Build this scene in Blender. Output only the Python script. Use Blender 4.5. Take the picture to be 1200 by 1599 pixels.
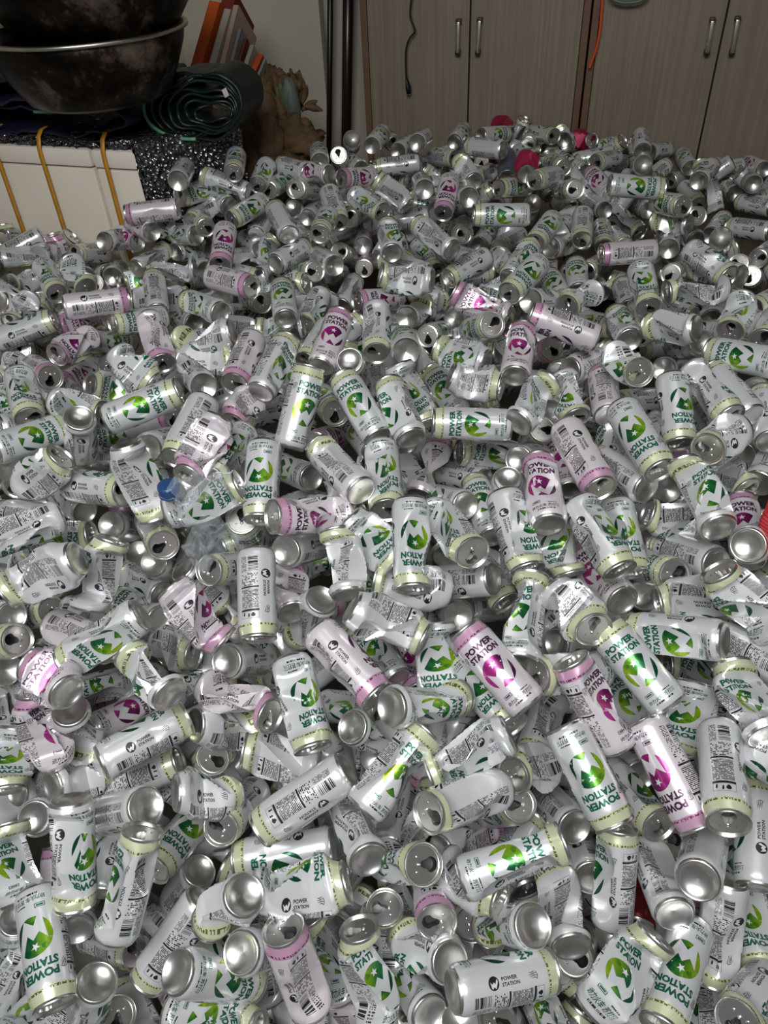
import bpy, bmesh, math, random
import numpy as np
from mathutils import Vector, Matrix

# ---------------------------------------------------------------- camera, light, exposure
for o in list(bpy.data.objects):
    bpy.data.objects.remove(o, do_unlink=True)
scene = bpy.context.scene
COL = scene.collection
CZ = 1.55                      # height of the phone above the floor
FPX = 1200.0                   # focal length in pixels of the 1200 x 1599 frame
CAM = np.array([0.0, 0.0, CZ])
g = np.array([80.0, 1400.0, FPX]); g /= np.linalg.norm(g)
upc = -g
fyc = np.array([0, 0, 1.0]) - upc * upc[2]; fyc /= np.linalg.norm(fyc)
fxc = np.cross(fyc, upc)
M3 = np.stack([fxc, fyc, upc])           # camera axes (right, down, forward) -> world

def ray(px, py):
    return M3 @ np.array([(px - 600) / FPX, (py - 799.5) / FPX, 1.0])
def at_h(px, py, h):           # the point seen at a pixel that lies h below the camera
    r = ray(px, py); return CAM + r * (h / -r[2])
def at_d(px, py, d):           # ... that lies d along the viewing axis
    return CAM + ray(px, py) * d

cam_data = bpy.data.cameras.new('camera'); cam = bpy.data.objects.new('camera', cam_data); COL.objects.link(cam)
R3 = Matrix((M3[:, 0].tolist(), (-M3[:, 1]).tolist(), (-M3[:, 2]).tolist())).transposed()
cam.matrix_world = Matrix.Translation((0, 0, CZ)) @ R3.to_4x4()
cam_data.sensor_fit = 'HORIZONTAL'; cam_data.sensor_width = 36.0
cam_data.lens = 36.0 * FPX / 1200.0
cam_data.clip_start = 0.02
scene.camera = cam
vs = scene.view_settings
vs.view_transform = 'Standard'; vs.look = 'None'; vs.gamma = 1.0; vs.use_curve_mapping = False
vs.exposure = 0.0

world = bpy.data.worlds.new('daylight'); scene.world = world; world.use_nodes = True
bg = world.node_tree.nodes['Background']
bg.inputs['Color'].default_value = (0.90, 0.95, 0.97, 1); bg.inputs['Strength'].default_value = 0.11

def area(name, loc, target, sx, sy, watts, col):
    l = bpy.data.lights.new(name, 'AREA'); l.shape = 'RECTANGLE'; l.size = sx; l.size_y = sy; l.energy = watts; l.color = col
    o = bpy.data.objects.new(name, l); COL.objects.link(o)
    o.location = loc
    o.rotation_euler = (Vector(target) - Vector(loc)).to_track_quat('-Z', 'Y').to_euler()
    return o
area('overhead_key', (-0.3, -0.45, 2.62), (0.0, 0.95, 0.4), 1.4, .75, 63.0, (0.98, 1.0, 0.985))  # soft key light added overhead
area('weak_top_fill', (0.25, 1.0, 2.62), (0.25, 1.0, 0.0), 1.2, 0.16, 2.0, (0.96, 1.0, 0.97))  # weak fill light added from above; no ceiling lamp is built

# ---------------------------------------------------------------- helpers
def srgb(r, g_, b):
    f = lambda c: c / 12.92 if c <= .04045 else ((c + .055) / 1.055) ** 2.4
    return (f(r / 255), f(g_ / 255), f(b / 255), 1.0)

def pmat(name, col, rough=.5, metal=0.0, spec=.5, noise=None, bump=None, coat=0.0, trans=0.0, alpha=1.0):
    """plain procedural surface; noise = (scale, second colour, amount), bump = (scale, strength)"""
    m = bpy.data.materials.new(name); m.use_nodes = True
    nt = m.node_tree; b = nt.nodes['Principled BSDF']
    b.inputs['Base Color'].default_value = col; b.inputs['Roughness'].default_value = rough
    b.inputs['Metallic'].default_value = metal; b.inputs['Specular IOR Level'].default_value = spec
    b.inputs['Coat Weight'].default_value = coat; b.inputs['Transmission Weight'].default_value = trans
    b.inputs['Alpha'].default_value = alpha
    tc = nt.nodes.new('ShaderNodeTexCoord')
    if noise:
        n = nt.nodes.new('ShaderNodeTexNoise'); n.inputs['Scale'].default_value = noise[0]; n.inputs['Detail'].default_value = 6
        if len(noise) > 3:
            mp = nt.nodes.new('ShaderNodeMapping'); mp.inputs['Scale'].default_value = noise[3]
            nt.links.new(tc.outputs['Object'], mp.inputs['Vector']); nt.links.new(mp.outputs['Vector'], n.inputs['Vector'])
        else:
            nt.links.new(tc.outputs['Object'], n.inputs['Vector'])
        r = nt.nodes.new('ShaderNodeMapRange'); r.inputs['From Min'].default_value = .5 - .28; r.inputs['From Max'].default_value = .5 + .28
        r.inputs['To Max'].default_value = noise[2]
        mx = nt.nodes.new('ShaderNodeMix'); mx.data_type = 'RGBA'
        mx.inputs['A'].default_value = col; mx.inputs['B'].default_value = noise[1]
        nt.links.new(n.outputs['Fac'], r.inputs['Value']); nt.links.new(r.outputs['Result'], mx.inputs['Factor'])
        nt.links.new(mx.outputs['Result'], b.inputs['Base Color'])
    if bump:
        n = nt.nodes.new('ShaderNodeTexNoise'); n.inputs['Scale'].default_value = bump[0]; n.inputs['Detail'].default_value = 4
        nt.links.new(tc.outputs['Object'], n.inputs['Vector'])
        bp = nt.nodes.new('ShaderNodeBump'); bp.inputs['Strength'].default_value = bump[1]; bp.inputs['Distance'].default_value = .01
        nt.links.new(n.outputs['Fac'], bp.inputs['Height']); nt.links.new(bp.outputs['Normal'], b.inputs['Normal'])
    return m

def tag(o, label=None, cat=None, group=None, kind=None):
    if label: o['label'] = label
    if cat: o['category'] = cat
    if group: o['group'] = group
    if kind: o['kind'] = kind
    return o

def empty(name, loc=(0, 0, 0)):
    o = bpy.data.objects.new(name, None); COL.objects.link(o); o.location = loc; o.empty_display_size = .02
    return o

def obj_bm(name, bm, mat, parent=None, smooth=True, sharp=None):
    me = bpy.data.meshes.new(name); bm.to_mesh(me); bm.free()
    for m in (mat if isinstance(mat, (list, tuple)) else [mat]): me.materials.append(m)
    if smooth:
        me.polygons.foreach_set('use_smooth', [True] * len(me.polygons))
        if sharp: me.set_sharp_from_angle(angle=math.radians(sharp))
    o = bpy.data.objects.new(name, me); COL.objects.link(o)
    if parent: o.parent = parent; o.matrix_parent_inverse = Matrix.Translation(-Vector(parent.location))
    return o

def box_bm(bm, o, ex, ey, ez, bevel=0.0):
    """box from corner o along the vectors ex, ey, ez"""
    o, ex, ey, ez = map(np.asarray, (o, ex, ey, ez))
    P = [o, o + ex, o + ex + ey, o + ey, o + ez, o + ex + ez, o + ex + ey + ez, o + ey + ez]
    v = [bm.verts.new(p) for p in P]
    fs = [bm.faces.new([v[i] for i in q]) for q in ((0, 3, 2, 1), (4, 5, 6, 7), (0, 1, 5, 4), (1, 2, 6, 5), (2, 3, 7, 6), (3, 0, 4, 7))]
    bmesh.ops.recalc_face_normals(bm, faces=fs)
    if bevel:
        es = list({e for f in fs for e in f.edges})
        bmesh.ops.bevel(bm, geom=es, offset=bevel, segments=2, affect='EDGES', profile=.6)

def tube_bm(bm, pts, r, n=10, cap=True, flat=1.0):
    pts = [Vector(p) for p in pts]; rings = []
    rs = r if isinstance(r, (list, tuple)) else [r] * len(pts)
    prev = None
    for i, p in enumerate(pts):
        d = (pts[min(i + 1, len(pts) - 1)] - pts[max(i - 1, 0)]).normalized()
        if prev is None:
            x = d.orthogonal().normalized()
        else:
            x = (prev - d * prev.dot(d)).normalized()
        prev = x; y = d.cross(x)
        rings.append([bm.verts.new(p + x * math.cos(2 * math.pi * k / n) * rs[i] + y * math.sin(2 * math.pi * k / n) * rs[i] * flat) for k in range(n)])
    for a, b in zip(rings, rings[1:]):
        for k in range(n):
            bm.faces.new((a[k], a[(k + 1) % n], b[(k + 1) % n], b[k]))
    if cap:
        bm.faces.new(rings[0][::-1]); bm.faces.new(rings[-1])

def smooth_pts(pts, n=6):
    pts = [np.asarray(p, float) for p in pts]; P = [pts[0]] + pts + [pts[-1]]; out = []
    for i in range(1, len(P) - 2):
        for k in range(n):
            t = k / n; a, b, c, d = P[i - 1:i + 3]
            out.append(.5 * ((2 * b) + (c - a) * t + (2 * a - 5 * b + 4 * c - d) * t * t + (3 * b - a - 3 * c + d) * t ** 3))
    out.append(pts[-1]); return out

def lathe_bm(bm, prof, n=48, c=(0, 0, 0), close=False):
    rings = []
    for r, z in prof:
        if r < 1e-6: rings.append([bm.verts.new((c[0], c[1], c[2] + z))])
        else: rings.append([bm.verts.new((c[0] + r * math.cos(2 * math.pi * k / n), c[1] + r * math.sin(2 * math.pi * k / n), c[2] + z)) for k in range(n)])
    for a, b in zip(rings, rings[1:]):
        for k in range(n):
            if len(a) == 1 and len(b) == 1: continue
            if len(a) == 1: bm.faces.new((a[0], b[(k + 1) % n], b[k])) if False else bm.faces.new((a[0], b[k], b[(k + 1) % n]))
            elif len(b) == 1: bm.faces.new((a[k], b[0], a[(k + 1) % n]))
            else: bm.faces.new((a[k], b[k], b[(k + 1) % n], a[(k + 1) % n]))
    bmesh.ops.recalc_face_normals(bm, faces=bm.faces[:])

# ---------------------------------------------------------------- the room
YAW = math.radians(-16.4)
E1 = np.array([math.cos(YAW), math.sin(YAW), 0]); NB = np.array([-math.sin(YAW), math.cos(YAW), 0]); UP = np.array([0, 0, 1.0])
W0 = np.array([0.414, 3.178, 0.0])        # a point of the cabinet fronts' plane on the floor
def wall_pt(px, py, off=0.0):              # the point seen at a pixel on the plane 'off' behind the cabinet fronts
    r = ray(px, py); o = W0 + NB * off
    return CAM + r * (((o - CAM) @ NB) / (r @ NB))
def along(p): return float((np.asarray(p) - W0) @ E1)
def fr(u, v, z): return W0 + E1 * u + NB * v + UP * z      # u along the wall, v behind the cabinet fronts

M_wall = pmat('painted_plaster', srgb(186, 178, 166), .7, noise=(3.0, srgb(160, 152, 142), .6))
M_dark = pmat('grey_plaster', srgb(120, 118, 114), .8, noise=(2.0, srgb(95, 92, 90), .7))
M_floor = pmat('floor_tiles', srgb(110, 105, 98), .5, noise=(4.0, srgb(80, 76, 72), .8))
def slab(name, o, ex, ey, ez, m):
    bm = bmesh.new(); box_bm(bm, o, ex, ey, ez)
    return tag(obj_bm(name, bm, m, smooth=False), kind='structure')
slab('floor', fr(-2.2, -4.6, -.1), E1 * 4.6, NB * 5.1, UP * .1, M_floor)
slab('wall_back', fr(-2.2, .40, 0), E1 * 4.6, NB * .1, UP * 2.8, M_wall)
slab('wall_left', fr(-2.3, -3.4, 0), E1 * .1, NB * 3.9, UP * 2.8, M_wall)
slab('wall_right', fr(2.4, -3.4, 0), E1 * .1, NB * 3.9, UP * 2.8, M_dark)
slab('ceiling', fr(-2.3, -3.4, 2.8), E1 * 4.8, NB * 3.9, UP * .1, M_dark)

# ---------------------------------------------------------------- cabinets
def grain_mat(name, c1, c2):
    m = bpy.data.materials.new(name); m.use_nodes = True; nt = m.node_tree; b = nt.nodes['Principled BSDF']
    tc = nt.nodes.new('ShaderNodeTexCoord'); mp = nt.nodes.new('ShaderNodeMapping')
    mp.inputs['Rotation'].default_value = (0, 0, -YAW); mp.inputs['Scale'].default_value = (120, 10, 2.2)
    n = nt.nodes.new('ShaderNodeTexNoise'); n.inputs['Scale'].default_value = 1.0; n.inputs['Detail'].default_value = 5
    n2 = nt.nodes.new('ShaderNodeTexNoise'); n2.inputs['Scale'].default_value = 3.0
    r = nt.nodes.new('ShaderNodeMapRange'); r.inputs['From Min'].default_value = .3; r.inputs['From Max'].default_value = .7
    mx = nt.nodes.new('ShaderNodeMix'); mx.data_type = 'RGBA'; mx.inputs['A'].default_value = c1; mx.inputs['B'].default_value = c2
    L = nt.links.new
    L(tc.outputs['Object'], mp.inputs['Vector']); L(mp.outputs['Vector'], n.inputs['Vector']); L(tc.outputs['Object'], n2.inputs['Vector'])
    add = nt.nodes.new('ShaderNodeMath'); add.operation = 'MULTIPLY_ADD'; add.inputs[1].default_value = .35; 
    sub = nt.nodes.new('ShaderNodeMath'); sub.operation = 'SUBTRACT'; sub.inputs[1].default_value = .5
    L(n2.outputs['Fac'], sub.inputs[0]); L(sub.outputs[0], add.inputs[0]); L(n.outputs['Fac'], add.inputs[2])
    L(add.outputs[0], r.inputs['Value']); L(r.outputs['Result'], mx.inputs['Factor']); L(mx.outputs['Result'], b.inputs['Base Color'])
    b.inputs['Roughness'].default_value = .45
    return m
M_door = grain_mat('grey_oak_laminate', srgb(140, 126, 110), srgb(120, 108, 94))
M_trim = pmat('brown_edge_band', srgb(112, 84, 62), .5, noise=(20, srgb(90, 66, 48), .6))
M_gap = pmat('cabinet_inside', srgb(30, 26, 22), .8)
M_chrome = pmat('brushed_steel', srgb(205, 200, 188), .28, 1.0, noise=(60, srgb(170, 165, 155), .5))
M_handle_end = pmat('dark_bronze', srgb(70, 58, 46), .4, .8)
def cabinet(label, u0, us, u1, handles, sides):
    root = tag(empty('storage_cabinet', fr(u0, .2, 0)), label, 'cabinet')
    bm = bmesh.new(); box_bm(bm, fr(u0 + .02, .022, 0), E1 * (u1 - u0 - .04), NB * .36, UP * 2.1)
    obj_bm('carcass', bm, M_gap, root, False)
    for s, (a, b) in enumerate(((u0, u0 + .024), (u1 - .024, u1))):
        if not sides[s]: continue
        bm = bmesh.new(); box_bm(bm, fr(a, -.002, 0), E1 * (b - a), NB * .39, UP * 2.1, .002)
        obj_bm('side_panel', bm, M_trim, root, False)
    for k, (a, b) in enumerate(((u0 + .026, us - .003), (us + .003, u1 - .026))):
        bm = bmesh.new(); box_bm(bm, fr(a, 0, .08), E1 * (b - a), NB * .02, UP * 2.0, .002)
        d = obj_bm('door', bm, M_door, root, False)
        p0, p1 = handles[k]
        a0, a1 = wall_pt(*p0), wall_pt(*p1)
        h = bmesh.new()
        out = -NB * .028
        box_bm(h, a0 - E1 * .0065 + out, E1 * .013, -NB * .008, a1 - a0, .003)
        hb = obj_bm('handle', h, M_chrome, d, True, 40)
        for e, q in enumerate((a0, a1)):
            pb = bmesh.new(); dz = UP * (.012 if e else -.012)
            box_bm(pb, q - E1 * .009 - dz * .5, E1 * .018, out * 1.2, dz * 1.1, .002)
            obj_bm('handle_mount', pb, M_handle_end, hb, True, 40)
    return root
uA, uB, uC = along(wall_pt(567, 100)), along(wall_pt(733, 100)), along(wall_pt(914, 100))
uD, uE = along(wall_pt(917, 100)), along(wall_pt(1119, 100))
cabinet('grey oak two-door cabinet with the black cable hanging in front of its doors', uA, uB, uC, (((717, 80), (718, 32)), ((748, 80), (751, 30))), (1, 1))
cabinet('grey oak two-door cabinet with an orange cable hanging at its edge', uD, uE, uE + (uE - uD), (((1104, 80), (1113, 30)), ((1143, 80), (1152, 28))), (1, 1))

# ---------------------------------------------------------------- things hanging and leaning at the back
M_black = pmat('black_rubber', srgb(18, 18, 20), .5)
t = tag(empty('power_cable', wall_pt(640, 60, -.02)), 'black power cable with a plug hanging before the cabinet door', 'cable')
cab = [wall_pt(x, y, -.03) for x, y in ((655, -60), (646, -25), (642, 5), (641, 25), (646, 40), (648, 50), (640, 60), (635, 75), (634, 95), (635, 122))]
bm = bmesh.new(); tube_bm(bm, smooth_pts(cab), .0035, 8); obj_bm('wire', bm, M_black, t)
bm = bmesh.new(); tube_bm(bm, [wall_pt(635, 121, -.03), wall_pt(636, 126, -.03), wall_pt(638, 136, -.03), wall_pt(639, 146, -.03)], [.004, .007, .012, .010], 10, flat=.7)
pl = obj_bm('plug', bm, M_black, t)
for dx in (-1.6, 1.6):
    bm = bmesh.new(); tube_bm(bm, [wall_pt(638.5 + dx, 145, -.03), wall_pt(638.7 + dx, 151, -.03)], .0018, 6); obj_bm('prong', bm, M_chrome, pl)
M_orange = pmat('orange_pvc', srgb(205, 78, 30), .45)
bm = bmesh.new(); tube_bm(bm, smooth_pts([wall_pt(x, y, -.03) for x, y in ((946, -60), (943, -20), (940, 20), (937, 50), (932, 75), (926, 92), (921, 106))]), .005, 8)
tag(obj_bm('orange_cable', bm, M_orange), 'orange cable hanging along the edge of a cabinet', 'cable')
bm = bmesh.new(); tube_bm(bm, smooth_pts([wall_pt(x, y, -.05) for x, y in ((945, -40), (955, -5), (968, 3), (985, 4), (1003, 0), (1015, -15), (1020, -45))]), .006, 8)
tag(obj_bm('hanging_hose', bm, pmat('grey_green_rubber', srgb(92, 104, 84), .5)), 'grey-green hose loop hanging at the top of the cabinet door', 'hose')

M_pole = pmat('black_lacquer', srgb(22, 18, 20), .3, noise=(8, srgb(60, 14, 22), .35, (3, 3, .6)))  # black with stretched dark red streaks
def pole(label, p_top, p_bot, w, off, m):
    a = wall_pt(*p_top, off); b = wall_pt(*p_bot, off + .0)
    d = (b - a) / np.linalg.norm(b - a)
    root = tag(empty('leaning_pole', b + d * .75), label, 'pole')
    bm = bmesh.new(); tube_bm(bm, [a - d * .5, b + d * .72], w / 2, 12); obj_bm('shaft', bm, m, root)
    bm = bmesh.new(); tube_bm(bm, [b + d * .70, b + d * .75], w / 2 + .003, 12); obj_bm('foot_cap', bm, M_black, root)
pole('thin black pole leaning in the gap beside the cabinet', (516, 0), (514, 225), .024, .30, pmat('black_paint', srgb(16, 15, 17), .35))
pole('thick black pole with dark red streaks next to the cabinet', (544, 0), (541, 225), .044, .30, M_pole)
# white panel leaning on the wall behind the books
bm = bmesh.new(); a = wall_pt(372, 60, .34); b = wall_pt(507, 60, .34)
box_bm(bm, fr(along(a) - .25, .30, 0), E1 * (along(b) - along(a) + .25), NB * .05, UP * 1.9, .006)
tag(obj_bm('white_panel', bm, pmat('white_laminate', srgb(196, 186, 170), .5, noise=(2, srgb(178, 168, 154), .7)), None, False), 'tall off-white panel standing against the back wall beside the black poles', 'panel')

# ---------------------------------------------------------------- foam boxes under bubble wrap, left
M_foam = pmat('white_foam', srgb(226, 216, 204), .55, noise=(6, srgb(205, 194, 180), .5), bump=(40, .05))
M_crack = pmat('dark_gap', srgb(25, 22, 20), .8)
HB = .59
A_ = at_h(209, 236, HB); B_ = at_h(138, 232, HB); Z_ = at_h(0, 225, HB)
bx = (Z_ - A_); bx[2] = 0; bx /= np.linalg.norm(bx)                 # to the left along the fronts
bn = np.array([-bx[1], bx[0], 0]); bn = bn if bn[1] > 0 else -bn    # into the room
dB = float((B_ - A_) @ bx)
ztop = CZ - HB
def foam_box(label, s0, s1):
    root = tag(empty('foam_box', A_ * [1, 1, 0] + bx * (s0 + s1) / 2), label, 'box', 'white foam boxes under the bubble wrap')
    base = A_ * [1, 1, 0]
    bm = bmesh.new(); box_bm(bm, base + bx * (s0 + .004) + bn * .006 + UP * .02, bx * (s1 - s0 - .008), bn * .5, UP * (ztop - .075), .008)
    obj_bm('box_body', bm, M_foam, root, True, 40)
    bm = bmesh.new(); box_bm(bm, base + bx * (s0 + .002) + UP * (ztop - .052), bx * (s1 - s0 - .004), bn * .51, UP * .05, .012)
    obj_bm('lid', bm, M_foam, root, True, 40)
foam_box('narrow white foam box at the corner below the bubble wrap, one yellow strap', 0, dB)
foam_box('wide white foam box left of the narrow one, two yellow straps', dB, dB + .62)
M_strap = pmat('yellow_strap', srgb(196, 140, 34), .4, noise=(30, srgb(150, 96, 20), .6))
for lab, px, py in (('yellow strap round the narrow foam box', 162, 233), ('yellow strap round the middle of the foam boxes', 62, 228), ('yellow strap lowest and nearest the photo edge on the wide foam box', -8, 224)):
    p = at_h(px, py, HB); s = float((p - A_) @ bx); base = A_ * [1, 1, 0] + bx * s
    pts = [base - bn * .004 + UP * .25, base - bn * .004 + UP * (ztop - .03), base - bn * .002 + UP * (ztop - .006), base + bn * .010 + UP * (ztop + .022), base + bn * .03 + UP * (ztop + .036), base + bn * .055 + UP * (ztop + .038)]
    bm = bmesh.new()
    L_ = [bm.verts.new(q - bx * .0065) for q in pts]; R_ = [bm.verts.new(q + bx * .0065) for q in pts]
    L2 = [bm.verts.new(q - bx * .0065 - bn * .003 + UP * .002) for q in pts]; R2 = [bm.verts.new(q + bx * .0065 - bn * .003 + UP * .002) for q in pts]
    for i in range(len(pts) - 1):
        for q in ((L_[i], R_[i], R_[i + 1], L_[i + 1]), (L2[i], L2[i + 1], R2[i + 1], R2[i]), (L_[i], L_[i + 1], L2[i + 1], L2[i]), (R_[i], R2[i], R2[i + 1], R_[i + 1])): bm.faces.new(q)
    bmesh.ops.recalc_face_normals(bm, faces=bm.faces[:])
    tag(obj_bm('strap', bm, M_strap), lab, 'strap', 'straps round the foam boxes')

# bubble wrap: a thick sheet over the boxes, hanging down on their side
def bubble_mat():
    m = bpy.data.materials.new('silver_bubble_wrap'); m.use_nodes = True; nt = m.node_tree; b = nt.nodes['Principled BSDF']
    b.inputs['Base Color'].default_value = srgb(120, 118, 122); b.inputs['Metallic'].default_value = .85; b.inputs['Roughness'].default_value = .22
    tc = nt.nodes.new('ShaderNodeTexCoord'); v = nt.nodes.new('ShaderNodeTexVoronoi'); v.inputs['Scale'].default_value = 75
    n = nt.nodes.new('ShaderNodeTexNoise'); n.inputs['Scale'].default_value = 28
    a = nt.nodes.new('ShaderNodeMath'); a.operation = 'ADD'
    bp = nt.nodes.new('ShaderNodeBump'); bp.inputs['Strength'].default_value = 1.0; bp.inputs['Distance'].default_value = .012
    L = nt.links.new
    L(tc.outputs['Object'], v.inputs['Vector']); L(tc.outputs['Object'], n.inputs['Vector'])
    L(v.outputs['Distance'], a.inputs[0]); L(n.outputs['Fac'], a.inputs[1]); L(a.outputs[0], bp.inputs['Height']); L(bp.outputs['Normal'], b.inputs['Normal'])
    return m
M_bubble = bubble_mat()
rs = random.Random(4)
bm = bmesh.new()
C_ = at_h(376, 197, HB)
def wrap_pt(i, j, ni, nj):
    # i runs from the far left to the corner and on along the side; j from the back edge over the top to the hem
    t = i / ni; s = j / nj
    if s < .5:
        back = .42 * (1 - s / .5)
        p = A_ + bx * (1.15 * (1 - t / .75)) + bn * (back + .012); z = ztop + .014
        if t > .75:
            q = A_ + (C_ - A_) * ((t - .75) / .25); p = q + bn * back * (1 - .8 * (t - .75) / .25) - bx * .004; z = ztop + .01
    else:
        hem = (s - .5) / .5
        if t <= .75:
            p = A_ + bx * (1.15 * (1 - t / .75)) + bn * (.012 - .004 * hem); z = ztop + .012 - .012 * hem
        else:
            q = A_ + (C_ - A_) * ((t - .75) / .25); p = q - bn * .015 * hem; z = ztop + .01 - .30 * hem
    return Vector((p[0] + rs.uniform(-.006, .006), p[1] + rs.uniform(-.006, .006), z + rs.uniform(0, .010)))
NI, NJ = 92, 40
G = [[bm.verts.new(wrap_pt(i, j, NI, NJ)) for j in range(NJ + 1)] for i in range(NI + 1)]
for i in range(NI):
    for j in range(NJ):
        bm.faces.new((G[i][j], G[i + 1][j], G[i + 1][j + 1], G[i][j + 1]))
bmesh.ops.recalc_face_normals(bm, faces=bm.faces[:])
o = tag(obj_bm('bubble_wrap_sheet', bm, M_bubble), 'crinkled silver bubble wrap spread over the foam boxes and down their side', 'bubble wrap')
md = o.modifiers.new('thick', 'SOLIDIFY'); md.thickness = .004; md.offset = -1

# ---------------------------------------------------------------- tarpaulins on the boxes
M_navy = pmat('navy_tarpaulin', srgb(24, 25, 56), .5, noise=(10, srgb(16, 17, 36), .8), bump=(18, .25))
M_green = pmat('green_tarpaulin', srgb(10, 30, 25), .42, noise=(14, srgb(6, 18, 16), .8), bump=(18, .25))
M_hem = pmat('pale_green_hem', srgb(96, 150, 118), .45)
def loop_slab(bm, c, ex, ey, ez, w, h, depth, seed, n=64, wave=.006):
    """one closed fold of cloth: a flattened tube of half-width w, half-height h, running 'depth' along ey"""
    r = random.Random(seed); ph = [r.uniform(0, 6.3) for _ in range(4)]
    rows = []
    for k in range(9):
        d = depth * k / 8; row = []
        for i in range(n):
            t = 2 * math.pi * i / n; cx, cz = math.cos(t), math.sin(t)
            x = w * (abs(cx) ** .75) * (1 if cx > 0 else -1); z = h * (abs(cz) ** .9) * (1 if cz > 0 else -1)
            wv = wave * math.sin(x * 26 + ph[0] + d * 5) + wave * .6 * math.sin(x * 60 + ph[1])
            row.append(bm.verts.new(c + ex * x + ey * (d + .004 * math.sin(t * 5 + ph[2])) + ez * (z + wv)))
        rows.append(row)
    for a, b in zip(rows, rows[1:]):
        for i in range(n): bm.faces.new((a[i], a[(i + 1) % n], b[(i + 1) % n], b[i]))
ctr = at_h(299, 168, HB - .083)
ex = -bx * math.cos(.14) + UP * math.sin(.14); ez = np.cross(ex, bn); ez = ez if ez[2] > 0 else -ez
WT, HT = .152, .078
root = tag(empty('rolled_tarpaulin', ctr - UP * HT), 'dark green tarpaulin folded over and over, its layered end facing out', 'tarpaulin')
for k, s in enumerate((1.0, .88, .76, .63, .5, .36, .22)):
    bm = bmesh.new(); loop_slab(bm, ctr + ex * (.02 * k * .5) - ez * .004 * k, ex, bn, ez, WT * (.18 + .82 * s), HT * s, .14 - .006 * k, 30 + k)
    o = obj_bm('fold', bm, M_green, root); md = o.modifiers.new('thick', 'SOLIDIFY'); md.thickness = .006
bm = bmesh.new()
tube_bm(bm, [ctr - bn * .004 + ex * WT * 1.0 * math.cos(t) * (1 if True else 1) + ez * HT * 1.01 * math.sin(t) for t in np.linspace(math.radians(110), math.radians(265), 24)], .005, 8)
obj_bm('hem', bm, M_hem, root)
bm = bmesh.new(); box_bm(bm, ctr + ex * .115 + ez * .012 - bn * .008, ex * .014 + ez * .004, bn * .004, ez * .02 - ex * .004, .001)
obj_bm('tag', bm, pmat('white_tag', srgb(190, 178, 176), .6), root)
nv = at_h(110, 196, HB - .05)
root = tag(empty('folded_tarpaulin', nv - UP * .04), 'navy blue tarpaulin folded flat beneath the steel basin', 'tarpaulin')
for k, (hh, zz, fw) in enumerate(((.030, .014, .30), (.024, .064, .27))):
    bm = bmesh.new(); loop_slab(bm, nv + UP * zz + bx * .12 + bn * .02 * k, -bx, bn, UP, fw, hh + .008, .40, 60 + k, wave=.008)
    o = obj_bm('layer', bm, M_navy, root); md = o.modifiers.new('thick', 'SOLIDIFY'); md.thickness = .006
bm = bmesh.new(); tube_bm(bm, smooth_pts([at_h(x, y, HB - .085) - bn * .02 for x, y in ((60, 172), (110, 171), (150, 163), (180, 150), (205, 139))]), .004, 8)
obj_bm('hem', bm, M_hem, root)

# ---------------------------------------------------------------- steel basins
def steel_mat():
    m = bpy.data.materials.new('blotched_dark_steel'); m.use_nodes = True; nt = m.node_tree; b = nt.nodes['Principled BSDF']
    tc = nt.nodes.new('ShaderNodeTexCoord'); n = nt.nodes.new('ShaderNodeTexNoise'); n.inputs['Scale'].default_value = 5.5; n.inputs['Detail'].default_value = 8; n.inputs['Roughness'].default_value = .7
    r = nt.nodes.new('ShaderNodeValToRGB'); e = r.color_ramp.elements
    e[0].position = .44; e[0].color = srgb(14, 12, 11); e[1].position = .66; e[1].color = srgb(140, 122, 112)  # random blotches, near black through brown to beige
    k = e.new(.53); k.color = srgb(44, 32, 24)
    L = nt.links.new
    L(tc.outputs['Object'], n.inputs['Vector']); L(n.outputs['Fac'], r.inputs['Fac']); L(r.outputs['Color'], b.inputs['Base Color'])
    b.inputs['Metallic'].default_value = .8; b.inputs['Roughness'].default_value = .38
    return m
M_basin = steel_mat()
def basin(label, px, py, h_rim, rad, depth):
    c = at_h(px, py, h_rim)
    root = tag(empty('steel_basin', c - UP * depth), label, 'basin')
    prof = [(0, -depth), (rad * .60, -depth), (rad * .70, -depth * .93), (rad * .82, -depth * .62), (rad * .93, -depth * .22), (rad * .965, 0),
            (rad * .955, .002), (rad * .92, -depth * .22), (rad * .81, -depth * .6), (rad * .69, -depth * .9), (rad * .6, -depth * .97), (0, -depth * .97)]
    bm = bmesh.new(); lathe_bm(bm, prof, 72, c); obj_bm('bowl', bm, M_basin, root)
    bm = bmesh.new(); lathe_bm(bm, [(rad * .955, .003), (rad * .98, .006), (rad, .003), (rad * 1.0, -.004), (rad * .975, -.004), (rad * .955, .003)], 72, c); obj_bm('rim', bm, M_chrome, root)
    return c
cb = basin('dark blotched steel basin resting directly on the navy tarpaulin', 132, 46, .308, .262, .16)
bc = basin('darker steel basin stacked on top of the lower basin', 128, -62, .165, .29, .15)

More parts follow.
